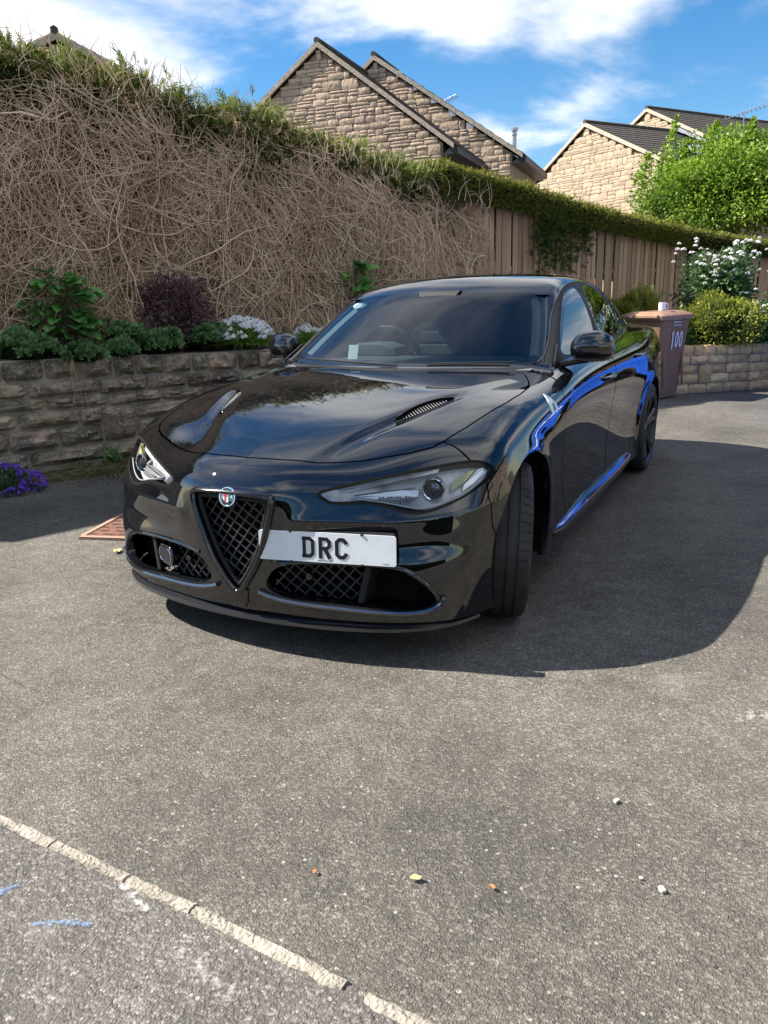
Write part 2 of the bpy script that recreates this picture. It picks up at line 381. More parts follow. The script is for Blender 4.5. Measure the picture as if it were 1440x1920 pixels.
# ================= setting =================
W0=np.array([3.55,-.85]);WE=np.array([-.471055,-.882104]);WN=np.array([.882104,-.471055])
def LP(t,b,z): # a point along the wall: t metres along, b metres behind its face
    q=W0+WE*t+WN*b; return (float(q[0]),float(q[1]),z)
def LPa(t,b,z): q=W0[None]+WE[None]*t[:,None]+WN[None]*b[:,None]; return np.concatenate([q,np.asarray(z)[:,None]],1)
WANG=math.atan2(WE[1],WE[0])
def asphalt(name,base,chip,warm,scale,seed,stain):
    m=bpy.data.materials.new(name); m.use_nodes=True; nt=m.node_tree; L=nt.links; b=nt.nodes['Principled BSDF']
    t=node(nt,'ShaderNodeTexCoord'); mp=node(nt,'ShaderNodeMapping'); mp.inputs['Location'].default_value=(seed,seed*.7,0); L.new(t.outputs['Object'],mp.inputs[0])
    # distort lookup so chips are irregular
    nd=node(nt,'ShaderNodeTexNoise'); nd.inputs['Scale'].default_value=60; L.new(mp.outputs[0],nd.inputs[0])
    va=node(nt,'ShaderNodeVectorMath',operation='MULTIPLY_ADD'); va.inputs[1].default_value=(.003,.003,0); L.new(nd.outputs['Color'],va.inputs[0]); L.new(mp.outputs[0],va.inputs[2])
    v=node(nt,'ShaderNodeTexVoronoi',voronoi_dimensions='2D'); v.inputs['Scale'].default_value=scale; L.new(va.outputs[0],v.inputs['Vector'])
    v2=node(nt,'ShaderNodeTexVoronoi',voronoi_dimensions='2D'); v2.inputs['Scale'].default_value=scale*2.3; L.new(va.outputs[0],v2.inputs['Vector'])
    sp=node(nt,'ShaderNodeSeparateColor'); L.new(v.outputs['Color'],sp.inputs[0])
    rp=node(nt,'ShaderNodeValToRGB'); e=rp.color_ramp.elements; e[0].position=0; e[0].color=(*[c*.75 for c in base],1); e[1].position=1; e[1].color=(*chip,1)
    q=rp.color_ramp.elements.new(.55); q.color=(*base,1); q=rp.color_ramp.elements.new(.86); q.color=(*[.55*a+.45*c for a,c in zip(base,chip)],1); L.new(sp.outputs[0],rp.inputs[0])
    # dark binder between chips
    mr=node(nt,'ShaderNodeMapRange'); mr.inputs[1].default_value=.38; mr.inputs[2].default_value=.72; mr.inputs[3].default_value=1; mr.inputs[4].default_value=.68; L.new(v.outputs['Distance'],mr.inputs[0])
    n1=node(nt,'ShaderNodeTexNoise'); n1.inputs['Scale'].default_value=.9; n1.inputs['Detail'].default_value=8; n1.inputs['Roughness'].default_value=.62; L.new(mp.outputs[0],n1.inputs[0])
    m1=node(nt,'ShaderNodeMapRange'); m1.inputs[1].default_value=.3; m1.inputs[2].default_value=.7; m1.inputs[3].default_value=.56; m1.inputs[4].default_value=1.36; L.new(n1.outputs[0],m1.inputs[0])
    n3=node(nt,'ShaderNodeTexNoise'); n3.inputs['Scale'].default_value=14; n3.inputs['Detail'].default_value=4; L.new(mp.outputs[0],n3.inputs[0])
    m3=node(nt,'ShaderNodeMapRange'); m3.inputs[1].default_value=.3; m3.inputs[2].default_value=.7; m3.inputs[3].default_value=.82; m3.inputs[4].default_value=1.15; L.new(n3.outputs[0],m3.inputs[0])
    a=node(nt,'ShaderNodeMath',operation='MULTIPLY'); L.new(mr.outputs[0],a.inputs[0]); L.new(m1.outputs[0],a.inputs[1])
    a2=node(nt,'ShaderNodeMath',operation='MULTIPLY'); L.new(a.outputs[0],a2.inputs[0]); L.new(m3.outputs[0],a2.inputs[1])
    vm=node(nt,'ShaderNodeVectorMath',operation='SCALE'); L.new(rp.outputs[0],vm.inputs[0]); L.new(a2.outputs[0],vm.inputs['Scale'])
    v3=node(nt,'ShaderNodeTexVoronoi',voronoi_dimensions='2D'); v3.inputs['Scale'].default_value=scale*.42; L.new(va.outputs[0],v3.inputs['Vector'])
    s3=node(nt,'ShaderNodeSeparateColor'); L.new(v3.outputs['Color'],s3.inputs[0])
    g1=node(nt,'ShaderNodeMath',operation='GREATER_THAN'); g1.inputs[1].default_value=.94; L.new(s3.outputs[0],g1.inputs[0])
    g2=node(nt,'ShaderNodeMath',operation='LESS_THAN'); g2.inputs[1].default_value=.30; L.new(v3.outputs['Distance'],g2.inputs[0])
    g3=node(nt,'ShaderNodeMath',operation='MULTIPLY'); L.new(g1.outputs[0],g3.inputs[0]); L.new(g2.outputs[0],g3.inputs[1])
    rc=node(nt,'ShaderNodeValToRGB'); rc.color_ramp.elements[0].color=(.035,.033,.030,1); rc.color_ramp.elements[1].color=(.34,.315,.275,1); L.new(s3.outputs[1],rc.inputs[0])
    mc=node(nt,'ShaderNodeMix',data_type='RGBA'); L.new(g3.outputs[0],mc.inputs[0]); L.new(vm.outputs[0],mc.inputs[6]); L.new(rc.outputs[0],mc.inputs[7])
    # pale dusty stains with their own ragged outline
    n2=node(nt,'ShaderNodeTexNoise'); n2.inputs['Scale'].default_value=1.6; n2.inputs['Detail'].default_value=10; n2.inputs['Roughness'].default_value=.7; n2.inputs['Distortion'].default_value=.6
    mp2=node(nt,'ShaderNodeMapping'); mp2.inputs['Location'].default_value=(3.1+seed,8.4,0); L.new(t.outputs['Object'],mp2.inputs[0]); L.new(mp2.outputs[0],n2.inputs[0])
    r2=node(nt,'ShaderNodeMapRange'); r2.inputs[1].default_value=.60; r2.inputs[2].default_value=.78; r2.inputs[3].default_value=0; r2.inputs[4].default_value=stain; L.new(n2.outputs[0],r2.inputs[0])
    mx=node(nt,'ShaderNodeMix',data_type='RGBA'); mx.inputs[7].default_value=(*warm,1); L.new(r2.outputs[0],mx.inputs[0]); L.new(mc.outputs[2],mx.inputs[6])
    L.new(mx.outputs[2],b.inputs['Base Color']); b.inputs['Roughness'].default_value=.78; b.inputs['Specular IOR Level'].default_value=.35
    inv=node(nt,'ShaderNodeMath',operation='MULTIPLY_ADD'); inv.inputs[1].default_value=-1; inv.inputs[2].default_value=1; L.new(v.outputs['Distance'],inv.inputs[0])
    h1=node(nt,'ShaderNodeMath',operation='MULTIPLY'); L.new(inv.outputs[0],h1.inputs[0]); L.new(sp.outputs[1],h1.inputs[1])
    h2=node(nt,'ShaderNodeMath',operation='MULTIPLY_ADD'); h2.inputs[1].default_value=-.35; L.new(v2.outputs['Distance'],h2.inputs[0]); L.new(h1.outputs[0],h2.inputs[2])
    bp=node(nt,'ShaderNodeBump'); bp.inputs['Strength'].default_value=1; bp.inputs['Distance'].default_value=.0048; L.new(h2.outputs[0],bp.inputs['Height']); L.new(bp.outputs[0],b.inputs['Normal'])
    MATS[name]=m; return m
ASPH=asphalt('worn_drive_asphalt',(.128,.114,.093),(.255,.233,.198),(.30,.268,.222),165,0,.8)
ASP2=asphalt('pavement_asphalt',(.112,.100,.088),(.24,.217,.19),(.27,.24,.208),150,4.3,.75)
obj('ground',meshdata('ground',[(-400,-400,0),(400,-400,0),(400,400,0),(-400,400,0)],[(0,1,2,3)],ASPH),kind='structure')
P=[(9,1.66),(.6,1.99),(-.006,2.030),(-.51,2.055),(-.95,2.075),(-1.6,2.115),(-3,2.20),(-14,2.9),(-14,6),(9,6)]
obj('pavement',meshdata('pavement',[(x,y,.004) for x,y in P],[tuple(range(len(P)))[::-1]],ASP2),kind='structure')
obj('road',meshdata('road',[(-40,6.02,.002),(40,6.02,.002),(40,12,.002),(-40,12,.002)],[(0,1,2,3)],ASPH),kind='structure')
# ---- stones ----
def stone_mesh(name,m,seed,nx=5,nz=4,rough=.10,edge=.10,sm=24):
    r=random.Random(seed); V=[];F=[]
    for k in range(nz+1):
        for i in range(nx+1):
            x=i/nx-.5;z=k/nz-.5; bx_=i in(0,nx);bz=k in(0,nz)
            d=-.5+(edge+.05*r.random() if (bx_ or bz) else -rough*r.random()*(.6 if (i in(1,nx-1) or k in(1,nz-1)) else 1))
            jx=(r.random()-.5)*(.05 if not bx_ else .035); jz=(r.random()-.5)*(.10 if not bz else .07)
            if bx_ and bz: x*=.955;z*=.93
            V.append((x+jx,d,z+jz))
    o=len(V)
    for k in range(nz):
        for i in range(nx): a=k*(nx+1)+i; F.append((a,a+1,a+nx+2,a+nx+1))
    ring=[i for i in range(nx+1)]+[k*(nx+1)+nx for k in range(1,nz+1)]+[nz*(nx+1)+i for i in range(nx-1,-1,-1)]+[k*(nx+1) for k in range(nz-1,0,-1)]
    for i in ring: v=V[i]; V.append((v[0],.5,v[2]))
    n=len(ring)
    for i in range(n): j=(i+1)%n; F.append((ring[j],ring[i],o+i,o+j))
    me=meshdata(name,V,F,m,True)
    try: me.set_sharp_from_angle(angle=math.radians(sm))
    except Exception: pass
    return me
def place(me,parent,name,loc,dims,ang):
    o=bpy.data.objects.new(name,me); COL.objects.link(o); o.parent=parent; o.location=loc; o.scale=dims; o.rotation_euler=(0,0,ang); return o
GRIT=mat('dark_gritstone',(.47,.35,.22),.92,0,.2,col2=(.19,.152,.108),vscale=7,vdet=10,objrnd=.35,bump=2.2,bscale=38,lo=.40,hi=.60,pos=True)
# pale lichen flecks on the gritstone
nt=GRIT.node_tree;b_=nt.nodes['Principled BSDF'];lk=b_.inputs['Base Color'].links[0].from_socket
t_=node(nt,'ShaderNodeTexCoord');oi_=node(nt,'ShaderNodeObjectInfo');ad=node(nt,'ShaderNodeNewGeometry')
nz_=node(nt,'ShaderNodeTexNoise');nz_.inputs['Scale'].default_value=34;nz_.inputs['Detail'].default_value=8;nz_.inputs['Roughness'].default_value=.75;nt.links.new(ad.outputs[0],nz_.inputs[0])
mr_=node(nt,'ShaderNodeMapRange');mr_.inputs[1].default_value=.545;mr_.inputs[2].default_value=.60;mr_.inputs[4].default_value=.8;nt.links.new(nz_.outputs[0],mr_.inputs[0])
mx_=node(nt,'ShaderNodeMix',data_type='RGBA');mx_.inputs[7].default_value=(.52,.49,.41,1);nt.links.new(mr_.outputs[0],mx_.inputs[0]);nt.links.new(lk,mx_.inputs[6]);nt.links.new(mx_.outputs[2],b_.inputs['Base Color'])
MORTAR=mat('old_mortar',(.46,.40,.30),.95,0,.2,col2=(.24,.21,.16),vscale=6,bump=1.5,bscale=50,pos=True)
def random_wall(parent,pts_fn,L0,L1,courses,z0,meshes,depth,ang,rnd,lens,gap=.018,proud=.03,capmesh=None,ztop=None,jump=.16):
    z=z0; blocked=[]
    for ci,(h0,(la,lb)) in enumerate(zip(courses,lens)):
        x=L0-rnd.random()*.2; nxt=[]
        while x<L1:
            l=la+(lb-la)*rnd.random(); h=h0
            hit=[b for b in blocked if b[0]<x+l and b[1]>x]
            if hit:
                b0=min(hit)
                if b0[0]-x<.09: x=max(x,b0[1]); blocked.remove(b0); continue
                l=b0[0]-x
            if ci<len(courses)-2 and l<.36 and l>.14 and rnd.random()<jump: h=h0+courses[ci+1]; nxt.append((x,x+l))
            hh=h-gap
            sc=1. if ztop is None else ztop(x+l/2)
            zc=(z+h/2)*sc
            p=pts_fn(x+l/2,proud*(rnd.random()-.5)+depth/2,zc)
            place(rnd.choice(meshes),parent,'stone',p,(l-gap*(.7+.6*rnd.random()),depth,hh*sc*(.97+.05*rnd.random())),ang+rnd.uniform(-.02,.02))
            x+=l
        z+=h0; blocked=nxt
rw_=random.Random(21)
GM=[stone_mesh('stone',GRIT,40+i,7,5,.24,.08,20) for i in range(9)]
WALL=empty('retaining_wall',LP(2,0,0)); tag(WALL,'dark lichen-flecked gritstone retaining wall under the flower bed, left of the car','wall')
WALL.location=(0,0,0)
zt_=lambda t:1.04-.045*max(0,t)/1.0*.62 if t<2.6 else .93
m=MB(); V=[];
for t in np.linspace(-3,7.2,30):
    zz_=.885*zt_(t)
    V+=[LP(t,.035,-.2),LP(t,.035,zz_),LP(t,.30,zz_)]
m.add(V,[(3*i+k,3*i+3+k,3*i+4+k,3*i+1+k) for i in range(29) for k in(0,1)]); m.build('mortar_core',MORTAR,WALL)
random_wall(WALL,LP,-1.3,5.2,[.145,.165,.130,.100,.125,.165,],0.06,GM,.20,WANG,rw_,[(.18,.6),(.25,.42),(.16,.62),(.3,.7),(.2,.62),(.13,.32)],gap=.022,proud=.035,ztop=zt_)
SOIL=mat('bed_soil',(.045,.034,.026),.95,0,.2,col2=(.09,.07,.05),vscale=9,bump=2,bscale=30)
V=[LP(t,b,z) for t in np.linspace(-3,7,21) for b,z in((.18,.86),(.45,.92),(1.0,1.15),(3.0,1.4))]
obj('flower_bed_soil',meshdata('flower_bed_soil',V,[(4*i+k,4*i+4+k,4*i+5+k,4*i+1+k) for i in range(20) for k in range(3)],SOIL),kind='structure')
V=[];r=random.Random(4)
for i,t in enumerate(np.linspace(-2.5,5,40)):
    w=.30+.06*r.random() if t<1.6 else .16+.05*r.random()
    V+=[LP(t,.03,.03),LP(t,-.5*w,.05+.015*r.random()),LP(t,-w,-.005)]
VERGE=obj('verge_soil',meshdata('verge_soil',V,[(3*i+k,3*i+1+k,3*i+4+k,3*i+3+k) for i in range(39) for k in(0,1)],mat('mossy_soil',(.05,.04,.022),.95,0,.2,col2=(.10,.085,.035),vscale=11,bump=2,bscale=30),True),kind='structure')
# ---- edging kerb ----
KERB=empty('edging_kerb',(0,0,0)); tag(KERB,'line of narrow pale concrete edging between the drive and the pavement','kerb')
CONC=mat('pale_concrete',(.42,.37,.295),.9,0,.25,col2=(.25,.22,.18),vscale=22,vdet=8,bump=1.4,bscale=90,objrnd=.12)
kj=[(1.6,1.935),(1.1,1.955),(.62,1.98),(.25,2.0),(-.006,2.012),(-.244,2.022),(-.51,2.034),(-.716,2.044),(-1.128,2.074),None,(-1.172,2.080),(-1.42,2.096),(-1.9,2.12),(-2.4,2.15)]
r=random.Random(8)
for a,b in zip(kj[:-1],kj[1:]):
    if a is None or b is None: continue
    A=Vector((*a,0));B=Vector((*b,0));d=(B-A).normalized();n_=Vector((-d.y,d.x,0))
    if n_.y<0: n_=-n_
    m=MB(); k=9; V=[];w=.035+.006*r.random()
    for i in range(k+1):
        p=A+d*(.004+((B-A).length-.008)*i/k); 
        for o_,z_ in((-.004,-.03),(.001+.006*r.random(),.004),(.009+.004*r.random(),.0085+.003*r.random()),(w-.008,.0090+.003*r.random()),(w+.002-.008*r.random(),.005),(w+.006,-.03)): V.append(p+n_*o_+Vector((0,0,z_)))
    F=[(6*i+q,6*i+6+q,6*i+7+q,6*i+1+q) for i in range(k) for q in range(5)]+[tuple(range(6)),tuple(6*k+q for q in range(5,-1,-1))]
    m.add(V,F).build('edging_stone',CONC,KERB,True)
# ---- drain cover ----
DC=empty('drain_cover',(1.60,-.22,0),rz=math.radians(16)); tag(DC,'rusty cast-iron drain cover on the drive by the car bumper','drain cover')
RUST=mat('rusty_iron',(.22,.10,.062),.85,.1,.3,col2=(.12,.06,.042),vscale=18,bump=1,bscale=60)
MB().box((0,0,.004),(.50,.44,.016)).build('cover_plate',RUST,DC,bevel=.004)
m=MB().box((0,.235,.008),(.54,.03,.02)).box((0,-.235,.008),(.54,.03,.02)).box((.265,0,.0078),(.03,.44,.0196)).box((-.265,0,.0078),(.03,.44,.0196)).build('cover_frame',mat('pale_rust',(.36,.22,.16),.9,0,.2),DC)
m=MB()
for i in range(5):
    for j in range(6):
        m.box((-.2+.1*i+(.03 if j%2 else -.01),-.17+.068*j,.0125),(.055,.018,.0016))
m.build('slot_pattern',mat('slot_black',(.02,.015,.012),.9),DC)['kind']='stuff'
# ---- foliage templates ----
def leaf_t(w=.5,fold=.12,curl=.15):
    V=[(0,0,0),(w*.5,.45,fold),(0,.5,0),(-w*.5,.45,fold),(0,1,-curl),(w*.32,.8,fold*.6-curl*.4),(-w*.32,.8,fold*.6-curl*.4),(w*.33,.15,fold*.6),(-w*.33,.15,fold*.6)]
    F=[(0,7,2),(7,1,2),(0,2,8),(8,2,3),(2,1,5),(2,5,4),(2,6,3),(2,4,6)]
    return [(v[0],v[2],v[1]) for v in V],F      # grows along local z
SIMPLE=([(0,0,0),(.28,.06,.45),(0,-.05,1),(-.28,.06,.45),(0,0,.5)],[(0,1,4),(1,2,4),(2,3,4),(3,0,4)])
def spray_t(n=6,seed=1,w=.055):
    r=random.Random(seed);V=[];F=[]
    def blade(a,b,w):
        a=Vector(a);b=Vector(b);d=(b-a).normalized();s=d.cross(Vector((r.uniform(-.3,.3),1,r.uniform(-.3,.3)))).normalized()*w;o=len(V)
        V.extend([tuple(a-s*.5),tuple(a+s*.5),tuple((a+b)/2+s*.9),tuple(b),tuple((a+b)/2-s*.9)]);F.extend([(o,o+1,o+2),(o,o+2,o+4),(o+4,o+2,o+3)])
    blade((0,0,0),(0,.02,1),w)
    for i in range(n):
        z=.15+.7*i/n;s=1 if i%2 else -1;l=.48*(1-z*.55);blade((0,0,z),(s*l*.8,r.uniform(-.15,.15),z+l*.75),w*.9)
    return V,F
def foliage(name,parts,m,parent,**k):
    V,F,R=join(parts); return obj(name,meshdata(name,V,F,m,False,None,R),parent,**k)
# ---- dead climber thicket ----
BT=lambda t:np.interp(t,[-3,-1,.5,1.8,2.8,3.5,4.2,5.0,5.4,5.8],[3.75,3.50,3.29,3.10,2.96,2.74,2.60,2.46,2.36,2.25])
def bfront(t,z): 
    u=np.clip((z-.95)/(BT(t)-.95),0,1.1)
    return .36+.50*u**.8-.16*np.sin(np.clip(u,0,1)*math.pi)*(.7+.5*np.sin(t*1.9+.7))+.06*np.sin(t*3.3+z*2.1)+.045*np.sin(t*7.1-z*4.7)
def tubes(P,r,ns=3):
    """P (N,K,3) poly-lines, r (N,K) radii -> triangles/quads as arrays"""
    N,K,_=P.shape; T=np.empty_like(P); T[:,1:-1]=P[:,2:]-P[:,:-2]; T[:,0]=P[:,1]-P[:,0]; T[:,-1]=P[:,-1]-P[:,-2]
    T/=np.linalg.norm(T,axis=2,keepdims=True)+1e-9
    A=np.zeros_like(T);A[...,0]=.3;A[...,1]=.9;A[...,2]=.31; X=np.cross(A,T);X/=np.linalg.norm(X,axis=2,keepdims=True)+1e-9; Y=np.cross(T,X)
    an=2*np.pi*np.arange(ns)/ns
    V=P[:,:,None]+r[:,:,None,None]*(X[:,:,None]*np.cos(an)[:,None]+Y[:,:,None]*np.sin(an)[:,None])
    idx=np.arange(N*K*ns).reshape(N,K,ns); a=idx[:,:-1];b=idx[:,1:]
    F=np.stack([a,np.roll(a,-1,2),np.roll(b,-1,2),b],3).reshape(-1,4)
    return V.reshape(-1,3),F
def stems(N,K,step,seed,zlo,dist,curl,dep,rad):
    g=np.random.default_rng(seed); t=g.uniform(-1.6,5.62,N); u=g.random(N)**.85; z=zlo+(BT(t)-zlo+.05)*u
    depth=g.random(N)**1.4*dep; ang=g.normal(dist,.55,N)           # in-face heading
    kc=g.normal(0,curl,N)*(g.random(N)<.75); kd=g.normal(0,curl*.15,(N,K)); P=np.zeros((N,K,3)); wob=g.normal(0,.035,N)
    out=g.normal(0,.35,N)
    for k in range(K):
        b=bfront(t,z)+depth; P[:,k]=LPa(t,b,z)
        ang=ang+kc*step+kd[:,k]; t=t+np.cos(ang)*step; z=z+np.sin(ang)*step
        depth=np.clip(depth+out*step*.4+wob*step,-.10,dep+.1)
        lim=BT(t)+.16*g.random(N); over=z>lim; ang=np.where(over,-np.pi/2+g.normal(0,.7,N),ang); z=np.minimum(z,lim+.05); 
        low=z<zlo; ang=np.where(low,np.pi/2+g.normal(0,.6,N),ang); ang=np.where(t>5.52+.12*np.sin(z*7),np.pi-ang,ang); t=np.minimum(t,5.74+.10*g.random(N))
    r=rad*g.uniform(.55,1.35,N)[:,None]*np.linspace(1.1,.55,K)[None]
    V,F=tubes(P,r); return V,F,np.repeat(g.random(N),K*3)
TH=empty('dead_climber',(0,0,0)); tag(TH,'tangled grey-brown mass of dead climber stems hanging over the flower bed','dead climber',kind='stuff')
STEM=mat('dead_stem',(.46,.30,.185),.9,0,.2,attr='rnd',col2=(.90,.68,.46))
parts=[stems(5200,20,.062,1,.95,-1.55,1.5,.30,.0037),stems(900,15,.05,2,.95,-1.1,4.5,.20,.0034),stems(420,24,.07,3,1.05,-1.57,1.0,.08,.0060),stems(2200,16,.06,5,.95,-1.55,1.5,.45,.0038),stems(600,20,.06,6,1.5,-.9,2.0,.05,.0042)]
V,F,R=join(parts); obj('stem_tangle',meshdata('stem_tangle',V,F,STEM,False,None,R),TH,kind='stuff')
# upright and drooping ends along the top edge
g=np.random.default_rng(9); N=420;K=9; t=g.uniform(-1.6,5.65,N);z=BT(t)-.1+.1*g.random(N);ang=g.normal(np.pi/2,.55,N);kc=g.normal(0,5,N);P=np.zeros((N,K,3));b=bfront(t,BT(t))-.02+g.normal(0,.10,N)
for k in range(K): P[:,k]=LPa(t,b,z); t=t+np.cos(ang)*.04;z=z+np.sin(ang)*.04;ang=ang+kc*.04
V,F=tubes(P,.0045*np.ones((N,1))*np.linspace(1.1,.5,K)[None]); obj('loose_stem_ends',meshdata('loose_stem_ends',V,F,STEM,False,None,np.repeat(g.uniform(.3,1,N),K*3)),TH,kind='stuff')
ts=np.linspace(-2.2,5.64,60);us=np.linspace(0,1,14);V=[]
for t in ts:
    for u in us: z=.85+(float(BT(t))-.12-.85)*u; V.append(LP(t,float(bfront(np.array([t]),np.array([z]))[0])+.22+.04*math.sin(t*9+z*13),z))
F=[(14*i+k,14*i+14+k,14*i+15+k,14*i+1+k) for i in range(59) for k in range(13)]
obj('gap_shade_sheet',meshdata('gap_shade_sheet',V,F,mat('gap_shade_brown',(.15,.108,.072),.95,0,.1,col2=(.05,.037,.026),vscale=14,bump=3,bscale=30),True),TH,kind='stuff')  # backing sheet; shade of the gaps between stems put into its dark colour
# ---- conifer hedge behind the climber ----
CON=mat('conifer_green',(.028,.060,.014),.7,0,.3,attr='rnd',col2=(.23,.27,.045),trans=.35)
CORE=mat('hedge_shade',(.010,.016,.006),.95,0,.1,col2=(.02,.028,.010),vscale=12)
HT=lambda t:np.interp(t,[-3,-.5,.57,1.63,2.3,2.8,3.5,4.16,5.2,6.0],[3.9,3.6,3.42,3.27,3.12,3.12,2.93,2.80,2.72,2.66])
HG=empty('conifer_hedge',(0,0,0)); tag(HG,'shaggy green conifer hedge rising behind the dead climber','hedge')
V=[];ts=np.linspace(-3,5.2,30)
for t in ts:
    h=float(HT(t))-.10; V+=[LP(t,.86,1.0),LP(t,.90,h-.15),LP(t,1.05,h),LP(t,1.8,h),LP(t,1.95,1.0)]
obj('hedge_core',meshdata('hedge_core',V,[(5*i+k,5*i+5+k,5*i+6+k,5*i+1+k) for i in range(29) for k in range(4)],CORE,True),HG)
g=np.random.default_rng(12); N=13000; t=g.uniform(-2.2,5.25,N); bb=g.uniform(.74,1.8,N); top_=g.random(N)<.62
bb=np.where(top_,bb,.80+.12*g.random(N)); z=HT(t)-.12+.09*g.normal(size=N)*.6; z=np.where(top_,z+.03*np.sin(t*5)+.035*np.sin(t*13),HT(t)-.1-.75*g.random(N)**1.2)
D=np.stack([g.normal(0,.55,N),g.normal(0,.55,N),np.where(top_,.9,.35)+g.normal(0,.35,N)],1)+np.where(top_,0,1)[:,None]*np.array([-WN[0],-WN[1],0])[None]*.7
S=g.uniform(.05,.125,N); tall=g.random(N)<.02; S=np.where(tall&top_,S*1.9,S)
T1=spray_t(7,1); foliage('hedge_sprays',[scatter(*T1,LPa(t,bb,z),rot_align(D,g.uniform(0,6.28,N)),S,np.clip(.25+.45*g.random(N)+np.where(top_,.15,-.2),0,1))],CON,HG)  # sunlit crown put into rnd: top sprays lighter, side sprays darker
# ---- clipped hedge over the fence ----
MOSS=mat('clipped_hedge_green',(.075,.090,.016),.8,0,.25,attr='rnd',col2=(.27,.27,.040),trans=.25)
CT=lambda t:np.interp(t,[4.9,6.1,7.57,8.6,9.2,9.9],[2.74,2.60,2.37,2.24,2.17,2.12]); CB=lambda t:np.interp(t,[4.9,6.0,7.6,9.9],[2.40,2.27,2.08,1.84])
FD2=np.array([-.906,-.423]); FN2=np.array([.423,-.906]); K0=np.array(LP(9.9,.9,0)[:2])
def LQ(s,b,z): q=K0+FD2*s+FN2*b; return (float(q[0]),float(q[1]),z)
CH=empty('clipped_hedge',(0,0,0)); tag(CH,'neatly clipped mossy green hedge overhanging the top of the timber fence','hedge')
V=[]
for t in np.linspace(5.0,9.75,26):
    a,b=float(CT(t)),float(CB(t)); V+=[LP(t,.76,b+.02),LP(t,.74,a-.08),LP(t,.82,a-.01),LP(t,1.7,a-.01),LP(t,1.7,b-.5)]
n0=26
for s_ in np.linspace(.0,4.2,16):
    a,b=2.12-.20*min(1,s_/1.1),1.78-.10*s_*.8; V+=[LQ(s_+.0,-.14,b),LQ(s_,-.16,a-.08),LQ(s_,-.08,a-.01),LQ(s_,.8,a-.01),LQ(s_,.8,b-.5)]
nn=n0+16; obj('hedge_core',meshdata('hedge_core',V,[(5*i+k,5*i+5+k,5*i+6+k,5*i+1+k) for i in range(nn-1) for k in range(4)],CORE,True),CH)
def hedge_skin(N,seed):
    g=np.random.default_rng(seed); t=g.uniform(4.95,9.85,N); f=g.random(N); topm=f<.42
    a,b=CT(t),CB(t); z=np.where(topm,a+.012*np.sin(t*9)+.01*g.normal(size=N),b+(a-b)*g.random(N)-.02); bb=np.where(topm,g.uniform(.74,1.65,N),.74+.015*g.normal(size=N))
    P=LPa(t,bb,z); D=np.where(topm[:,None],np.array([[0,0,1.]]),np.array([[-WN[0],-WN[1],.1]]))+g.normal(0,.45,(N,3))
    # second run
    M=N//2; s_=g.uniform(-.05,4.1,M); tm=g.random(M)<.42; a=2.12-.20*np.minimum(1,s_/1.1);b=1.78-.08*s_
    z2=np.where(tm,a+.01*g.normal(size=M),b+(a-b)*g.random(M)); b2=np.where(tm,g.uniform(-.16,.7,M),-.16+.015*g.normal(size=M))
    q=K0[None]+FD2[None]*s_[:,None]+FN2[None]*b2[:,None]; P2=np.concatenate([q,z2[:,None]],1); D2=np.where(tm[:,None],np.array([[0,0,1.]]),np.array([[-FN2[0],-FN2[1],.1]]))+g.normal(0,.45,(M,3))
    P=np.concatenate([P,P2]);D=np.concatenate([D,D2]);tt=np.concatenate([topm,tm]); k=len(P)
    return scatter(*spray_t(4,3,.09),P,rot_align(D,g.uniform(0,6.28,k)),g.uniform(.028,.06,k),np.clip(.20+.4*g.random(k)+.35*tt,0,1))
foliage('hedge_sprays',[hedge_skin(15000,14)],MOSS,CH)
g=np.random.default_rng(17);N=850; t=g.choice([6.62,6.75,6.95,7.15,6.7,7.4],N)+g.normal(0,.08,N); dr=np.abs(g.normal(0,.36,N))*np.where(t>7.3,.5,1); z=CB(t)+.1-dr; bb=.84-.06*g.random(N)-.04*np.exp(-dr*3)
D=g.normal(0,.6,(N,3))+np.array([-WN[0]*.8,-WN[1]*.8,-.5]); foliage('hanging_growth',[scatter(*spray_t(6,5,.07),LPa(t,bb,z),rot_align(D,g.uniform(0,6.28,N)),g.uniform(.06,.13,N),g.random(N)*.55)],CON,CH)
# ---- timber fence ----
FE=empty('timber_fence',(0,0,0)); tag(FE,'weathered brown vertical-board timber fence under the clipped hedge','fence')
BOARD=mat('weathered_timber',(.74,.50,.29),.85,0,.25,col2=(.50,.34,.20),grain=(1,1,.06),vscale=26,vdet=6,bump=.9,bscale=40,objrnd=.28)
bm_=[]
for sd in range(4):
    r=random.Random(sd); V=[]
    for z in(-.5,.5):
        for x,y in((-.5,-.5+.1*r.random()),(-.42,-.55),(.42,-.55),(.5,-.5+.1*r.random()),(.5,.5),(-.5,.5)): V.append((x,y,z+(.004*r.random() if z>0 else 0)))
    bm_.append(meshdata('board',V,[(5,4,3,2,1,0),(6,7,8,9,10,11)]+[(i,(i+1)%6,6+(i+1)%6,6+i) for i in range(6)],BOARD))
r=random.Random(31); t=4.8
while t<9.88:
    w=.066+.018*r.random(); a=float(CB(t))+.05*r.random()-.0; z0=.40
    if r.random()>.0: 
        o=place(r.choice(bm_),FE,'board',LP(t+w/2,.90+(.018 if r.random()<.3 else 0),(a+z0)/2),(w,.018,a-z0),WANG+r.uniform(-.05,.05)); o.rotation_euler[1]=r.uniform(-.012,.012)
    t+=w+.012+.016*r.random()
m=MB()
for z in(.75,1.55): 
    A=LP(5.3,.935,z);B=LP(9.95,.935,z); m.tube([A,B],.03,4)
m.build('rail',BOARD,FE)['kind']='stuff'
FE2=empty('timber_fence',(0,0,0)); tag(FE2,'shaded timber fence behind the white-flowering shrub at the right edge','fence')
A2=math.atan2(FD2[1],FD2[0]); s_=.03
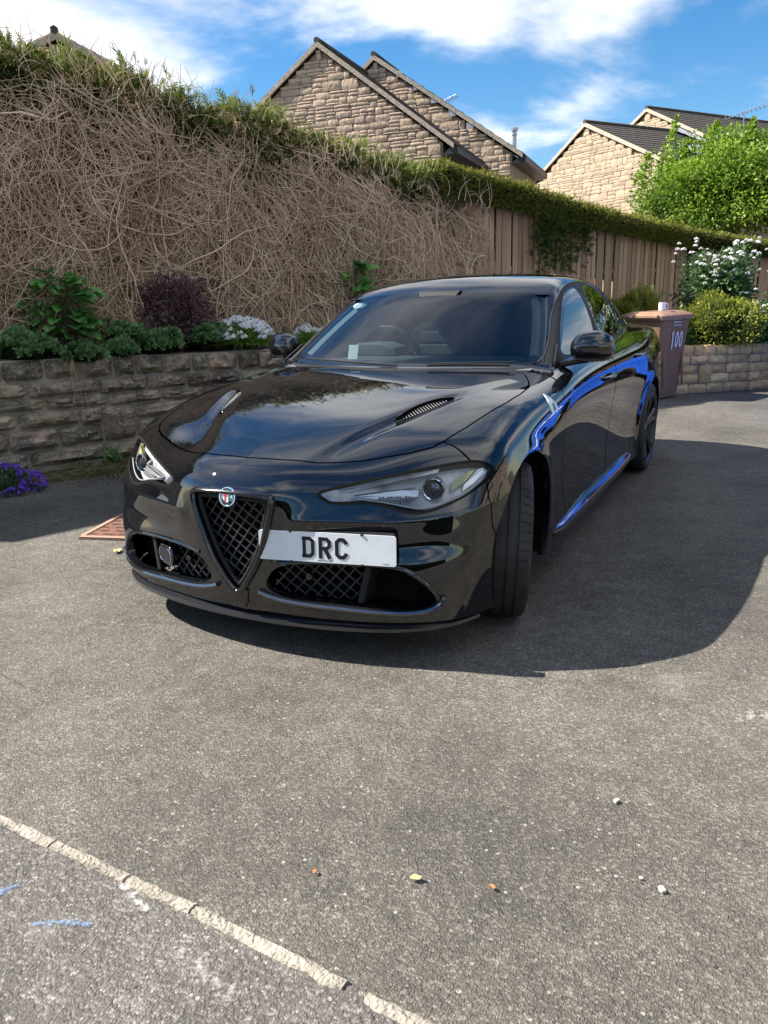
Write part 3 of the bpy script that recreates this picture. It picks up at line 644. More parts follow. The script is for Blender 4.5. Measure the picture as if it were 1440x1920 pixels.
while s_<3.8:
    w=.13+.02*r.random(); a=1.80-.11*s_+.03*r.random(); place(r.choice(bm_),FE2,'board',LQ(s_+w/2,0,(a+.4)/2),(w,.02,a-.4),A2+r.uniform(-.03,.03)); s_+=w+.03
MB().tube([LQ(.0,.03,1.5),LQ(4,.03,1.3)],.03,4).build('rail',BOARD,FE2)
# ---- garden wall at the right ----
GY=mat('warm_walling_stone',(.80,.54,.23),.9,0,.25,col2=(.54,.36,.16),vscale=9,vdet=8,objrnd=.25,bump=1.8,bscale=30,pos=True)  # stone tone raised in place of sun that misses this wall
GYM=[stone_mesh('stone',GY,80+i,5,3,.12,.08) for i in range(6)]
RW0=np.array([-.640,-7.35]);RD=np.array([-.7731,-.6343]);RN=np.array([.6343,-.7731])
def LR(s,b,z): q=RW0+RD*s+RN*b; return (float(q[0]),float(q[1]),z)
RWL=empty('garden_wall',(0,0,0)); tag(RWL,'low yellow-brown stone garden wall right of the bin','wall')
m=MB(); m.prism([(0.02,.03),(4.6,.03),(4.6,.26),(.02,.26)],-.1,.57,lambda p,h:LR(p[0],p[1],h-.02*p[0] if h>.3 else h)); m.build('mortar_core',MORTAR,RWL)
r=random.Random(77); AR=math.atan2(RD[1],RD[0])
random_wall(RWL,LR,0.0,4.2,[.13,.115,.125,.105,.13],0.0,GYM,.16,AR,r,[(.2,.42),(.15,.35),(.2,.45),(.15,.4),(.14,.26)],gap=.008,proud=.03,ztop=lambda s:1.0-.025*s)
for k,(h,z) in enumerate(((.14,.07),(.12,.20),(.13,.325),(.11,.445),(.12,.56))):
    place(r.choice(GYM),RWL,'stone',LR(-.045+.012*r.random(),.135,z),(.24,.14,h-.01),AR-math.pi/2)
V=[LR(s,b,z) for s in np.linspace(.0,5,12) for b,z in((.2,.50),(.6,.55),(1.8,.62))]
V2=[LP(t,b,z) for t,b,z in((6,.1,.25),(6,1.0,.5),(9.9,1.0,.55),(8.2,.15,.3))]
obj('garden_bed_soil',meshdata('garden_bed_soil',V,[(3*i+k,3*i+3+k,3*i+4+k,3*i+1+k) for i in range(11) for k in range(2)],SOIL),kind='structure')
# ---- meshing, cutting into panels ----
def cut(M,s):
    """split a triangle mesh (V with normals, T) along s=0 -> (s<0 piece, s>0 piece)"""
    V,T=M; s=np.where(np.abs(s)<2e-4,2e-4,s); neg=s<0; c=neg[T].sum(1)
    ins=T[c==3]; out=T[c==0]; newV=[V]; base=len(V); I=[ins];O=[out]
    mt=T[(c==1)|(c==2)]
    if len(mt):
        nm=neg[mt]; lone=np.where(nm.sum(1)==1,np.argmax(nm,1),np.argmin(nm,1))
        r=np.arange(len(mt)); a=mt[r,lone];b=mt[r,(lone+1)%3];d=mt[r,(lone+2)%3]
        e=np.concatenate([np.sort(np.stack([a,b],1),1),np.sort(np.stack([a,d],1),1)])
        u,inv=np.unique(e,axis=0,return_inverse=True); inv=inv.ravel()
        t=s[u[:,0]]/(s[u[:,0]]-s[u[:,1]]); nv=V[u[:,0]]*(1-t)[:,None]+V[u[:,1]]*t[:,None]; newV.append(nv)
        ab=base+inv[:len(mt)];ad=base+inv[len(mt):]
        L=np.stack([a,ab,ad],1);Q=np.concatenate([np.stack([ab,b,d],1),np.stack([ab,d,ad],1)])
        ln=neg[a]; l2=np.concatenate([ln,ln])
        I+= [L[ln],Q[~l2]]; O+=[L[~ln],Q[l2]]
    V=np.concatenate(newV)
    def comp(T):
        T=np.concatenate(T); u,inv=np.unique(T,return_inverse=True); return V[u],inv.reshape(-1,3)
    return comp(I),comp(O)
def mirror(M):
    V,T=M; V=V.copy(); V[:,0]*=-1; V[:,3]*=-1; return V,T[:,::-1].copy()
def both(M):
    m=mirror(M); return np.concatenate([M[0],m[0]]),np.concatenate([M[1],m[1]+len(M[0])])
def flange(M,depth):
    V,T=M; E=np.concatenate([T[:,[0,1]],T[:,[1,2]],T[:,[2,0]]]); k=np.sort(E,1)
    u,idx,cnt=np.unique(k,axis=0,return_index=True,return_counts=True); B=E[idx[cnt==1]]
    B=B[~((np.abs(V[B[:,0],0])<3e-3)&(np.abs(V[B[:,1],0])<3e-3))]
    p0,p1=V[B[:,0],:3],V[B[:,1],:3]; q0,q1=p0-V[B[:,0],3:]*depth,p1-V[B[:,1],3:]*depth
    nn=np.cross(p1-p0,q0-p0); nn/=np.linalg.norm(nn,axis=1)[:,None]+1e-12; n=len(B)
    P=np.concatenate([p0,p1,q1,q0]); N=np.tile(nn,(4,1)); i=np.arange(n)
    F=np.concatenate([np.stack([i+n,i,i+3*n],1),np.stack([i+n,i+3*n,i+2*n],1)])
    return np.concatenate([V,np.concatenate([P,-N],1)]),np.concatenate([T,F+len(V)])
def panel(name,M,m,parent,depth=.018,**k):
    if depth: M=flange(M,depth)
    return obj(name,meshdata(name,M[0][:,:3],M[1],m,True,M[0][:,3:]),parent,**k)
H=.0105
_xs=np.arange(-2*H,.985,H);_ys=np.arange(-3.95,1.0,H);_zs=np.arange(.13,1.47,H)
_v,_q=surface_nets(grid_sdf(_xs,_ys,_zs),np.array([_xs[0],_ys[0],_zs[0]]),H)
_g=grad(_v); _v=_v-np.clip(sdf(_v),-H,H)[:,None]*_g/(_g*_g).sum(1)[:,None].clip(.25)
_g=grad(_v); _g/=np.linalg.norm(_g,axis=1)[:,None]
_t=np.concatenate([_q[:,[0,1,2]],_q[:,[0,2,3]]])
_fn=np.cross(_v[_t[:,1]]-_v[_t[:,0]],_v[_t[:,2]]-_v[_t[:,0]])
if (np.einsum('ij,ij->i',_fn,_g[_t[:,0]])).mean()<0: _t=_t[:,::-1].copy()
_g=np.nan_to_num(_g); BODY=(np.concatenate([_v,_g],1),_t)
def col(M,i): return M[0][:,i]
_,BODY=cut(BODY,col(BODY,0))                     # keep x>0
_,BODY=cut(BODY,col(BODY,2)-.168)                # open underside
for ay,rad in((AX_F+.03,.366),(AX_R,.357)):
    s=np.hypot(col(BODY,1)-ay,(col(BODY,2)-.332)*.985)-rad
    _,BODY=cut(BODY,np.maximum(s,.55-col(BODY,0)))
# paint and trim materials
PAINT=mat('black_metallic_paint',(.0035,.004,.006),.5,0,.0,coat=1.,coatr=.006)
PAINT.node_tree.nodes['Principled BSDF'].inputs['Coat IOR'].default_value=1.8
_nt=PAINT.node_tree; _b=_nt.nodes['Principled BSDF']
_tc=node(_nt,'ShaderNodeTexCoord'); _vo=node(_nt,'ShaderNodeTexVoronoi'); _vo.inputs['Scale'].default_value=900; _nt.links.new(_tc.outputs['Object'],_vo.inputs[0])
_rp=node(_nt,'ShaderNodeValToRGB'); _rp.color_ramp.elements[0].color=(.0016,.0018,.0026,1); _rp.color_ramp.elements[1].color=(.012,.013,.016,1); _rp.color_ramp.elements[0].position=.55; _rp.color_ramp.elements[1].position=.95
_sp=node(_nt,'ShaderNodeSeparateColor'); _nt.links.new(_vo.outputs['Color'],_sp.inputs[0]); _nt.links.new(_sp.outputs[0],_rp.inputs[0]); _nt.links.new(_rp.outputs[0],_b.inputs['Base Color'])
GLOSS=mat('gloss_black_trim',(.004,.004,.005),.12,0,.5,coat=.6)
BLADE=mat('bright_metal_blade',(.20,.20,.21),.12,.95,.5)  # gloss black blade turned grey metal, its bright highlight put into the colour
TRIMM=mat('dark_bright_trim',(.10,.10,.105),.15,.9,.5)
MESHM=mat('grille_mesh_satin',(.05,.05,.055),.3,.3,.5,coat=.5)
LOUV=mat('vent_louvre_grey',(.018,.018,.019),.45,0,.3)
DARK=mat('matt_black_plastic',(.012,.012,.013),.55,0,.3,bump=.15,bscale=600)
VOID=mat('unlit_black_cavity',(.004,.004,.004),.8,0,.1)
CHROME=mat('chrome',(.75,.76,.78),.08,1.)
RUBBER=mat('tyre_rubber',(.014,.014,.015),.62,0,.35,col2=(.036,.034,.031),vscale=9,bump=.3,bscale=160)
RIMM=mat('dark_alloy',(.055,.055,.06),.28,.85,.5)
GUN=mat('headlight_reflector',(.66,.67,.68),.25,.7)
GUND=mat('headlight_bezel',(.62,.63,.64),.35,.25,col2=(.34,.345,.35),vscale=14)
WSG=glass_mat('windscreen_glass',(.55,.66,.66),0,1.5,1.55)
TNG=glass_mat('tinted_window_glass',(.10,.12,.12),0,1.5,1.35)
LENS=glass_mat('headlight_lens',(.98,.985,.99),0,1.42,.9)
WHITE=mat('plate_white',(.78,.80,.80),.35,0,.5,col2=(.66,.68,.68),vscale=9,lo=.45,hi=.8)
INK=mat('plate_black',(.006,.006,.006),.4)
CLOTH=mat('cabin_leather',(.05,.052,.055),.6,0,.35,bump=.2,bscale=200)
CLOTH2=mat('pale_seat_panel',(.42,.44,.43),.6,0,.35)
DASHM=mat('dashboard_skin',(.10,.105,.11),.6,0,.35,bump=.2,bscale=400)

CAR=empty('saloon_car'); tag(CAR,'glossy black four-door saloon with V-shaped grille and white DRC number plate','car')
# --- glass ---
ws=smoothpoly([(-.3,.962),(.40,.964),(.69,.966),(.728,.975),(.70,1.045),(.652,1.165),(.592,1.285),(.565,1.318),(.50,1.331),(.30,1.340),(-.3,1.344)],2)
s=polysd(ws,col(BODY,0),col(BODY,2)); s=np.maximum(s,np.maximum(-1.30-col(BODY,1),col(BODY,1)+.30))
wsp,BODY=cut(BODY,s)
s=polysd(ws,col(wsp,0),col(wsp,2))
wsg,wsf=cut(wsp,s+.018)
WSO=panel('windscreen',both(wsg),WSG,CAR,0); panel('windscreen_frit',both(wsf),GLOSS,CAR,.004)
rg=smoothpoly([(-.3,1.06),(.48,1.06),(.54,1.09),(.50,1.30),(.44,1.335),(-.3,1.345)],2)
s=polysd(rg,col(BODY,0),col(BODY,2)); s=np.maximum(s,col(BODY,1)+2.55)
rgp,BODY=cut(BODY,s); panel('rear_window',both(rgp),TNG,CAR,0)
dlo=smoothpoly([(-.60,.972),(-.66,.990),(-.86,1.10),(-1.02,1.198),(-1.19,1.288),(-1.36,1.338),(-1.65,1.366),(-1.95,1.364),(-2.20,1.325),(-2.44,1.240),(-2.66,1.135),(-2.79,1.062),(-2.76,1.036),(-2.60,1.022),(-2.2,1.008),(-1.6,.992),(-1.0,.978)],2)
def side_s(P,M): return np.maximum(polysd(P,col(M,1),col(M,2)),.50-col(M,0))
dl,BODY=cut(BODY,side_s(dlo,BODY))
def inset(P,d):
    P=np.asarray(P,float); a=np.roll(P,1,0);b=np.roll(P,-1,0); t=b-a; t/=np.linalg.norm(t,axis=1)[:,None]; n=np.stack([-t[:,1],t[:,0]],1)
    ar=.5*np.sum(P[:,0]*b[:,1]-b[:,0]*P[:,1]); return P+n*d*(1 if ar>0 else -1)
panes=[('front_door_window',[(-.80,.998),(-.90,1.085),(-1.05,1.178),(-1.22,1.272),(-1.38,1.318),(-1.655,1.345),(-1.60,1.010),(-1.2,.998)]),
       ('rear_door_window',[(-1.745,1.346),(-1.95,1.344),(-2.18,1.308),(-2.38,1.234),(-2.47,1.12),(-2.47,1.035),(-2.2,1.024),(-1.69,1.012)]),
       ('quarter_window',[(-2.425,1.215),(-2.62,1.122),(-2.73,1.062),(-2.70,1.048),(-2.51,1.040),(-2.51,1.12)])]
fr=dl; WIN=[]
for nm,P in panes:
    g,fr=cut(fr,side_s(smoothpoly(P,2),fr)); WIN.append((nm,g))
# --- headlight, grille and intake openings ---
HLP=[(.328,.644),(.342,.655),(.4,.669),(.473,.685),(.553,.70),(.632,.714),(.711,.727),(.771,.734),(.811,.735),(.84,.727),(.861,.713),(.876,.694),(.874,.675),(.849,.651),(.816,.623),(.779,.601),(.741,.584),(.702,.571),(.671,.566),(.637,.57),(.594,.583),(.551,.598),(.507,.606),(.447,.604),(.38,.605),(.357,.617),(.337,.630)]
HLP=smoothpoly(HLP,1)
s=np.maximum(polysd(HLP,col(BODY,0),col(BODY,2)),.30-col(BODY,1))
hl,BODY=cut(BODY,s)
hll,hlg=cut(hl,polysd(HLP,col(hl,0),col(hl,2))+.009)
GP=[(0,.652),(.10,.650),(.165,.645),(.190,.630),(.191,.600),(.183,.566),(.166,.509),(.140,.430),(.112,.368),(.080,.318),(.048,.272),(.020,.244),(0,.238)]
GPF=np.array(GP+[(-a,z) for a,z in GP[-2:0:-1]]); GPF=smoothpoly(GPF,1)
s=np.maximum(polysd(GPF,col(BODY,0),col(BODY,2))+.012,.5-col(BODY,1)); _,BODY=cut(BODY,s)
INT=smoothpoly([(.125,.300),(.175,.372),(.30,.386),(.50,.382),(.637,.372),(.70,.330),(.735,.285),(.748,.250),(.712,.229),(.65,.222),(.56,.226),(.471,.231),(.385,.235),(.261,.238),(.18,.252),(.135,.272)],2)
s=np.maximum(polysd(INT,col(BODY,0),col(BODY,2)),.4-col(BODY,1)); _,BODY=cut(BODY,s)
# --- bonnet with vents ---
HOOD=np.array([(-.3,.800),(.0,.800),(.15,.790),(.275,.766),(.286,.762),(.368,.726),(.46,.680),(.587,.609),(.657,.555),(.688,.505),(.724,.38),(.752,.24),(.780,.07),(.788,-.08),(.783,-.23),(.752,-.326),(.70,-.44),(.661,-.490),(.56,-.492),(.46,-.478),(.30,-.42),(.15,-.375),(0,-.36),(-.3,-.36)])
def hs_(M): return np.maximum(polysd(HOOD,col(M,0),col(M,1)),.45-col(M,2))
hood,_=cut(BODY,hs_(BODY)+.0036); _,BODY=cut(BODY,hs_(BODY)-.0036)
VENT=smoothpoly([(.420,.385),(.437,.306),(.461,.226),(.502,.142),(.545,.095),(.560,.090),(.560,.110),(.530,.20),(.486,.305),(.445,.378),(.428,.395)],1)
vent,hood=cut(hood,polysd(VENT,col(hood,0),col(hood,1)))
panel('bonnet',both(hood),PAINT,CAR,.02)
# --- cowl, bumper, doors ---
s=np.maximum(np.maximum(col(BODY,1)+.325,-.72-col(BODY,1)),np.maximum(col(BODY,0)-.70,.93-col(BODY,2)))
cowl,BODY=cut(BODY,s); panel('cowl_panel',both(cowl),DARK,CAR,.0)
SEAM=np.array([(.30,-.2),(.45,.30),(.54,.50),(.548,.60),(.53,.66),(.528,.74),(.515,.785),(.515,1.1),(1.3,1.1),(1.3,-.2)])
def bs_(M): return polysd(SEAM,col(M,1),col(M,2))
bump,_=cut(BODY,bs_(BODY)+.0026); _,BODY=cut(BODY,bs_(BODY)-.0026)
BUMPER=panel('front_bumper',both(bump),PAINT,CAR,.03)
FD=np.array([(-.66,1.3),(-.64,.985),(-.53,.945),(-.44,.905),(-.395,.845),(-.39,.70),(-.415,.55),(-.49,.36),(-.57,.235),(-1.55,.235),(-1.60,.55),(-1.615,.80),(-1.618,1.02),(-1.62,1.3)])
RD=np.array([(-1.63,1.3),(-1.625,1.02),(-1.622,.80),(-1.607,.55),(-1.557,.235),(-2.27,.235),(-2.38,.40),(-2.45,.55),(-2.52,.68),(-2.63,.80),(-2.70,.90),(-2.76,1.02),(-2.80,1.1)])
doors=[]
for P in(FD,RD):
    sfun=lambda M:np.maximum(side_s(P,M),col(M,2)-1.09)
    d,_=cut(BODY,sfun(BODY)+.0030); _,BODY=cut(BODY,sfun(BODY)-.0030); doors.append(d)
panel('body_shell',both(BODY),PAINT,CAR,.035)
def handle(parent,y,z,sg,a):
    m=MB()
    P=[(sg*a,y+.105,z-.006),(sg*(a+.022),y+.07,z),(sg*(a+.034),y,z+.004),(sg*(a+.030),y-.07,z+.006),(sg*(a+.004),y-.11,z+.004)]
    m.tube(smoothpoly(P,2,False),.015,8,flat=.75); return m.build('door_handle',PAINT,parent,True)
for sg in(1,-1):
    for d,nm,hy,hz,ha in((doors[0],'front_door',-1.38,.842,.893),(doors[1],'rear_door',-2.34,.893,.900)):
        D=panel(nm,d if sg>0 else mirror(d),PAINT,CAR,.03); handle(D,hy,hz,sg,ha)
        w=[w for n_,w in WIN if n_.startswith(nm)][0]; panel('window',w if sg>0 else mirror(w),TNG,D,0)
    w=WIN[2][1]; panel('quarter_window',w if sg>0 else mirror(w),TNG,CAR,0)
    panel('window_frame',fr if sg>0 else mirror(fr),DARK,CAR,.02)
    def snap(P2):
        q=np.array([(.72-(z-1.0)*.45,y,z) for y,z in P2])
        for _ in range(12): q[:,0]-=.8*sdf(q)
        return [(sg*(p[0]+.001),p[1],p[2]) for p in q]
    MB().tube(snap(dlo),.0045,6,closed=True).build('window_trim',TRIMM,CAR,True)
    MB().tube(snap([(-1.70,1.352),(-1.685,1.25),(-1.665,1.12),(-1.645,1.012)]),.004,5).build('pillar_trim',TRIMM,CAR,True)
    # vent: recessed louvre grid
    v=vent if sg>0 else mirror(vent); v=(v[0].copy(),v[1]); v[0][:,2]-=.030
    VG=panel('bonnet_vent',v,VOID,CAR,-.030); m=MB()
    for yv in np.arange(.10,.39,.017):
        aa=np.linspace(.40,.58,60); ins=polysd(VENT,aa,np.full(60,yv)+(aa-.48)*.55)<-.002
        if ins.sum()<3: continue
        q=aa[ins]; pts=[(sg*t,yv+(t-.48)*.55,float(top(np.array([t]),np.array([yv+(t-.48)*.55]))[0])-.003) for t in(q[0],q[len(q)//2],q[-1])]
        m.tube(pts,.0022,4)
    for off in(.33,.66):
        pts=[]
        for yv in np.linspace(.12,.36,9):
            aa=np.linspace(.40,.58,80); ins=polysd(VENT,aa,np.full(80,yv))<-.001
            if ins.sum()<2: continue
            q=aa[ins]; t=q[0]+(q[-1]-q[0])*off; pts.append((sg*t,yv,float(top(np.array([t]),np.array([yv]))[0])-.006))
        m.tube(pts,.0022,4)
    m.build('louvre',LOUV,VG)
    pts=[(sg*a,y,float(top(np.array([a]),np.array([y]))[0])+.0005) for a,y in VENT]
    MB().tube(pts,.0032,5,closed=True).build('vent_rim',GLOSS,VG,True)
# --- headlights ---
AMB=mat('amber_reflector',(.50,.47,.22),.25,.4)
def hl_lamp(sg):
    E_=empty('headlight',(0,0,0),CAR)
    l=hll if sg>0 else mirror(hll); g=hlg if sg>0 else mirror(hlg)
    panel('lens',l,LENS,E_,0); panel('gasket',g,VOID,E_,.05)
    b=(l[0].copy(),l[1]); dep=.055*np.clip((np.abs(b[0][:,0])-.36)/.16,.12,1)
    b[0][:,1]-=dep; b[0][:,2]-=dep*.12; b[0][:,0]-=sg*dep*.15
    obj('reflector_bowl',meshdata('reflector_bowl',b[0][:,:3],b[1],GUND,True),E_)
    def F1(a,z): return float(FF(np.array([a]),np.array([z]))[0])
    M=Matrix.Translation((sg*.690,F1(.69,.642)-.050,.642))@Matrix.Rotation(-sg*.20,4,'Z')
    m=MB().lathe([(.037,-.02),(.041,.02),(.0415,.028),(.039,.033),(.0355,.030),(.034,.018)],40,'y',M=M); m.build('projector_ring',CHROME,E_,True)
    m=MB().lathe([(.034,.004),(.033,.014),(.028,.024),(.020,.031),(.010,.0345),(.0005,.0355)],32,'y',M=M); m.build('projector_lens',mat('projector_glass',(.012,.014,.018),.02,0,.8,coat=1),E_,True)
    # chrome wing towards the outer end, running-light strip, inner faceted reflector
    for w_,P in enumerate(([(.742,.660),(.790,.694),(.812,.700),(.782,.655),(.745,.628)],[(.786,.652),(.816,.699),(.842,.706),(.848,.690),(.812,.652),(.785,.630)])):
        MB().prism([(a,z) for a,z in P],0,1,lambda p,h:(sg*p[0],F1(p[0],p[1])-.026-.020*h-.25*abs(p[0]-.79),p[1])).build('outer_reflector',GUN if w_ else AMB,E_)
    P=[(.36,.640),(.42,.662),(.52,.682),(.62,.699),(.70,.710),(.70,.698),(.62,.684),(.52,.664),(.43,.644)]
    MB().prism(P,0,1,lambda p,h:(sg*p[0],F1(p[0],p[1])-.012-.010*h,p[1])).build('brow_fin',GUND,E_)
    P=[(.445,.628),(.52,.640),(.60,.645),(.648,.640),(.65,.620),(.60,.612),(.54,.612),(.48,.618)]
    MB().prism(P,0,1,lambda p,h:(sg*p[0],F1(p[0],p[1])-.026-.012*h,p[1])).build('inner_reflector',GUN,E_)
    m=MB(); rr=random.Random(3)
    for k in range(26):
        a=.53+.11*(k%13)/12; z=.606+.010*(k//13)+.006*rr.random(); m.box((sg*a,F1(a,z)-.022,z),(.007,.006,.008),Matrix.Translation((0,0,0)))
    m.build('crystal_reflector',GUN,E_)
    pts=[(sg*a,F1(a,z)-.014,z) for a,z in((.440,.622),(.50,.614),(.56,.604),(.62,.588),(.67,.580),(.72,.590),(.77,.612),(.82,.643))]
    MB().tube(smoothpoly(pts,2,False),.0028,6).build('daytime_light_strip',mat('light_pipe',(.45,.47,.48),.2),E_,True)
    pts=[(sg*a,F1(a,z)-.012,z) for a,z in((.45,.632),(.52,.641),(.585,.648),(.64,.652))]
    MB().tube(smoothpoly(pts,1,False),.0025,5).build('trim_blade',CHROME,E_,True)
    return E_
hl_lamp(1); hl_lamp(-1)
# --- V grille ---
def F1(a,z): return float((FF(np.array([abs(a)]),np.array([z]))+fcrease(np.array([abs(a)]),np.array([z])))[0])
GR=empty('front_grille',(0,0,0),CAR)
pin=inset(GPF,.012)
MB().tube([(a,F1(a,z)+.004,z) for a,z in pin],.0165,10,closed=True,flat=.8).build('grille_surround',GLOSS,GR,True)
pin2=inset(GPF,.034)
MB().tube([(a,F1(a,z)-.012,z) for a,z in pin2],.010,8,closed=True).build('inner_surround',DARK,GR,True)
def lattice(name,parent,P,dy,pitch,ang1,ang2,r,m,x0=0,bump=0):
    mb=MB(); P=np.asarray(P); c=P.mean(0)
    for fam,an in enumerate((ang1,ang2)):
        d=np.array([math.cos(an),math.sin(an)]); n=np.array([-d[1],d[0]])
        for k in range(-30,31):
            t=np.linspace(-.7,.7,281); q=c+n*k*pitch+d*t[:,None]
            ins=polysd(P,q[:,0],q[:,1])<0; i=0
            while i<len(t):
                if ins[i]:
                    j=i
                    while j+1<len(t) and ins[j+1]: j+=1
                    if j-i>2:
                        idx=list(range(i,j+1,3)); idx=idx if idx[-1]==j else idx+[j]
                        pts=[(q[w,0],F1(q[w,0],q[w,1])-dy+.0015*fam,q[w,1]) for w in idx]
                        mb.tube(pts,r,5,cap=False)
                    i=j
                i+=1
    return mb.build(name,m,parent,True)
lattice('grille_mesh',GR,inset(GPF,.030),.030,.0335,math.radians(33),math.radians(-52),.0031,MESHM)
V2=[(a,z) for a,z in GPF]; MB().prism(V2,0,1,lambda p,h:(p[0],F1(p[0],p[1])-.085-.03*h,p[1])).build('grille_backing',VOID,GR)
# V base block under the grille
MB().prism([(-.05,.262),(.05,.262),(.036,.205),(.022,.180),(-.022,.180),(-.036,.205)],0,1,lambda p,h:(p[0],F1(p[0],p[1])+.010-.05*h,p[1])).build('grille_foot',GLOSS,GR,bevel=.006)
def frame(o,X,Y):
    X=Vector(X).normalized();Y=Vector(Y);Y=(Y-X*X.dot(Y)).normalized();Z=X.cross(Y); return Matrix(((X.x,Y.x,Z.x,o[0]),(X.y,Y.y,Z.y,o[1]),(X.z,Y.z,Z.z,o[2]),(0,0,0,1)))
# --- round emblem ---
EM=empty('emblem',(0,0,0),CAR); M=frame((0,F1(0,.624)+.014,.624),(-1,0,0),(0,-.22,.975))
MB().lathe([(.0375,-.014),(.0375,.001),(.036,.004),(.0325,.004),(.0305,.001),(.0305,-.004)],48,M=M).build('emblem_ring',CHROME,EM,True)
MB().lathe([(.0305,.0008),(.0205,.0010),(.0005,.0012)],40,M=M).build('emblem_band',mat('emblem_navy',(.012,.014,.022),.35,0,coat=.3),EM,True)
MB().lathe([(.0215,.0006),(.0215,.0022),(.0195,.0024),(.0195,.0006)],40,M=M).build('inner_ring',CHROME,EM,True)
MB().lathe([(.0198,.0018),(.0005,.0018)],40,M=M).build('emblem_field',mat('emblem_silver',(.50,.55,.56),.4,.1,coat=.3),EM)
RED=mat('emblem_red',(.60,.01,.04),.35,coat=.2); GRN=mat('emblem_green',(.0,.20,.08),.35,coat=.2)
MB().box((-.0095,0,.0026),(.0045,.0335,.0016),M).box((-.0095,.004,.0027),(.0165,.0045,.0014),M).build('cross',RED,EM)
pts=[(.0065,.0155,.003),(.0115,.0125,.003),(.0105,.0085,.003),(.0060,.0070,.003),(.0055,.0030,.003),(.0110,.0015,.003),(.0120,-.0025,.003),(.0070,-.0045,.003),(.0058,-.0085,.003),(.0105,-.0105,.003),(.0095,-.0145,.003),(.006,-.0155,.003)]
MB().tube(smoothpoly(pts,2,False),.0021,6,M=M).build('serpent',GRN,EM,True)
rr=random.Random(5); m=MB()
for k in range(22):
    an=math.radians(205-k*11.2 if k<10 else 205-k*11.2); 
    m.box((0,0,0),(.0022,.0042,.0008),M@Matrix.Rotation(an-math.pi/2,4,'Z')@Matrix.Translation((0,.0255,.0016)))
m.build('emblem_lettering',CHROME,EM)
# --- number plate ---
PL=empty('number_plate',(0,0,0),CAR); yw,ti=.205,.07
M=frame((-.375,.872,.454),(-math.cos(yw),-math.sin(yw),0),(0,-math.sin(ti),math.cos(ti)))
def rrect(w,h,r,n=5):
    P=[]
    for cx_,cy_,a0 in((w/2-r,h/2-r,0),(-w/2+r,h/2-r,90),(-w/2+r,-h/2+r,180),(w/2-r,-h/2+r,270)):
        for k in range(n+1): a=math.radians(a0+90*k/n); P.append((cx_+r*math.cos(a),cy_+r*math.sin(a)))
    return P
MB().prism(rrect(.520,.111,.010),0,.004,M=M).build('plate_sheet',WHITE,PL)
MB().prism(rrect(.505,.118,.008),-.030,-.001,M=M).build('plate_bracket',DARK,PL)
def ribbon(mb,P,w,h,M,closed=False):
    P=[Vector((p[0],p[1])) for p in P]; N=len(P); L_=[];R_=[]
    for i,p in enumerate(P):
        a=P[i-1] if (closed or i>0) else None; b=P[(i+1)%N] if (closed or i<N-1) else None
        d1=(p-a).normalized() if a is not None else None; d2=(b-p).normalized() if b is not None else None
        if d1 is None: d1=d2
        if d2 is None: d2=d1
        n=(Vector((-d1.y,d1.x))+Vector((-d2.y,d2.x))).normalized(); k=w/2/max(.5,n.dot(Vector((-d1.y,d1.x))))
        L_.append(p+n*k);R_.append(p-n*k)
    V=[(q.x,q.y,0.0041) for q in L_]+[(q.x,q.y,0.0041) for q in R_]+[(q.x,q.y,h) for q in L_]+[(q.x,q.y,h) for q in R_];F=[]
    for i in range(N if closed else N-1):
        j=(i+1)%N; F+=[(2*N+i,3*N+i,3*N+j,2*N+j),(i,j,2*N+j,2*N+i)[::-1],(N+i,3*N+i,3*N+j,N+j)[::-1]]
    if not closed: F+=[(0,2*N,3*N,N),(N-1,2*N-1,4*N-1,3*N-1)]
    mb.add(V,F,M)
def letter(ch,x0,y0):
    mb=MB(); k=.001; T=lambda L_:[(x0+a*k,y0+b*k) for a,b in L_]
    if ch=='D':
        ribbon(mb,T([(9,7),(31,7),(42,17),(42,62),(31,72),(9,72),(9,40)]),.013,.0052,M,True)
        ribbon(mb,T([(1,7),(9,7)]),.013,.0052,M); ribbon(mb,T([(1,72),(9,72)]),.013,.0052,M)
    if ch=='R':
        ribbon(mb,T([(8,0),(8,79)]),.014,.0052,M); ribbon(mb,T([(8,72),(32,72),(42,63),(42,46),(32,37),(8,37)]),.013,.0053,M); ribbon(mb,T([(25,37),(43,0)]),.0145,.0054,M)
    if ch=='C':
        ribbon(mb,T([(44,56),(42,62),(33,72),(18,72),(8,62),(8,17),(18,7),(33,7),(42,17),(44,23)]),.0135,.0052,M)
    return mb.build('letter_'+ch,INK,PL)
letter('D',-.260+.168,-.0405); letter('R',-.260+.231,-.0400); letter('C',-.260+.293,-.0395)
m=MB(); rr=random.Random(2); xx=-.032
for k in range(15):
    w=.0016+.0012*rr.random(); m.box((xx,-.0475,.0044),(w,.0022,.0004),M); xx+=w+.0012+(.003 if k in(4,9) else 0)
xx=.213
for k in range(8): m.box((xx,-.0470,.0044),(.0017,.0018,.0004),M); xx+=.0029
m.build('maker_lettering',INK,PL)
m=MB()
for x in(-.135,.135):
    m.box((x,.0545,.003),(.008,.008,.008),M@Matrix.Rotation(0,4,'Z')); m.box((x+.001,-.0555,.002),(.010,.004,.006),M)
m.build('plate_clip',DARK,PL)
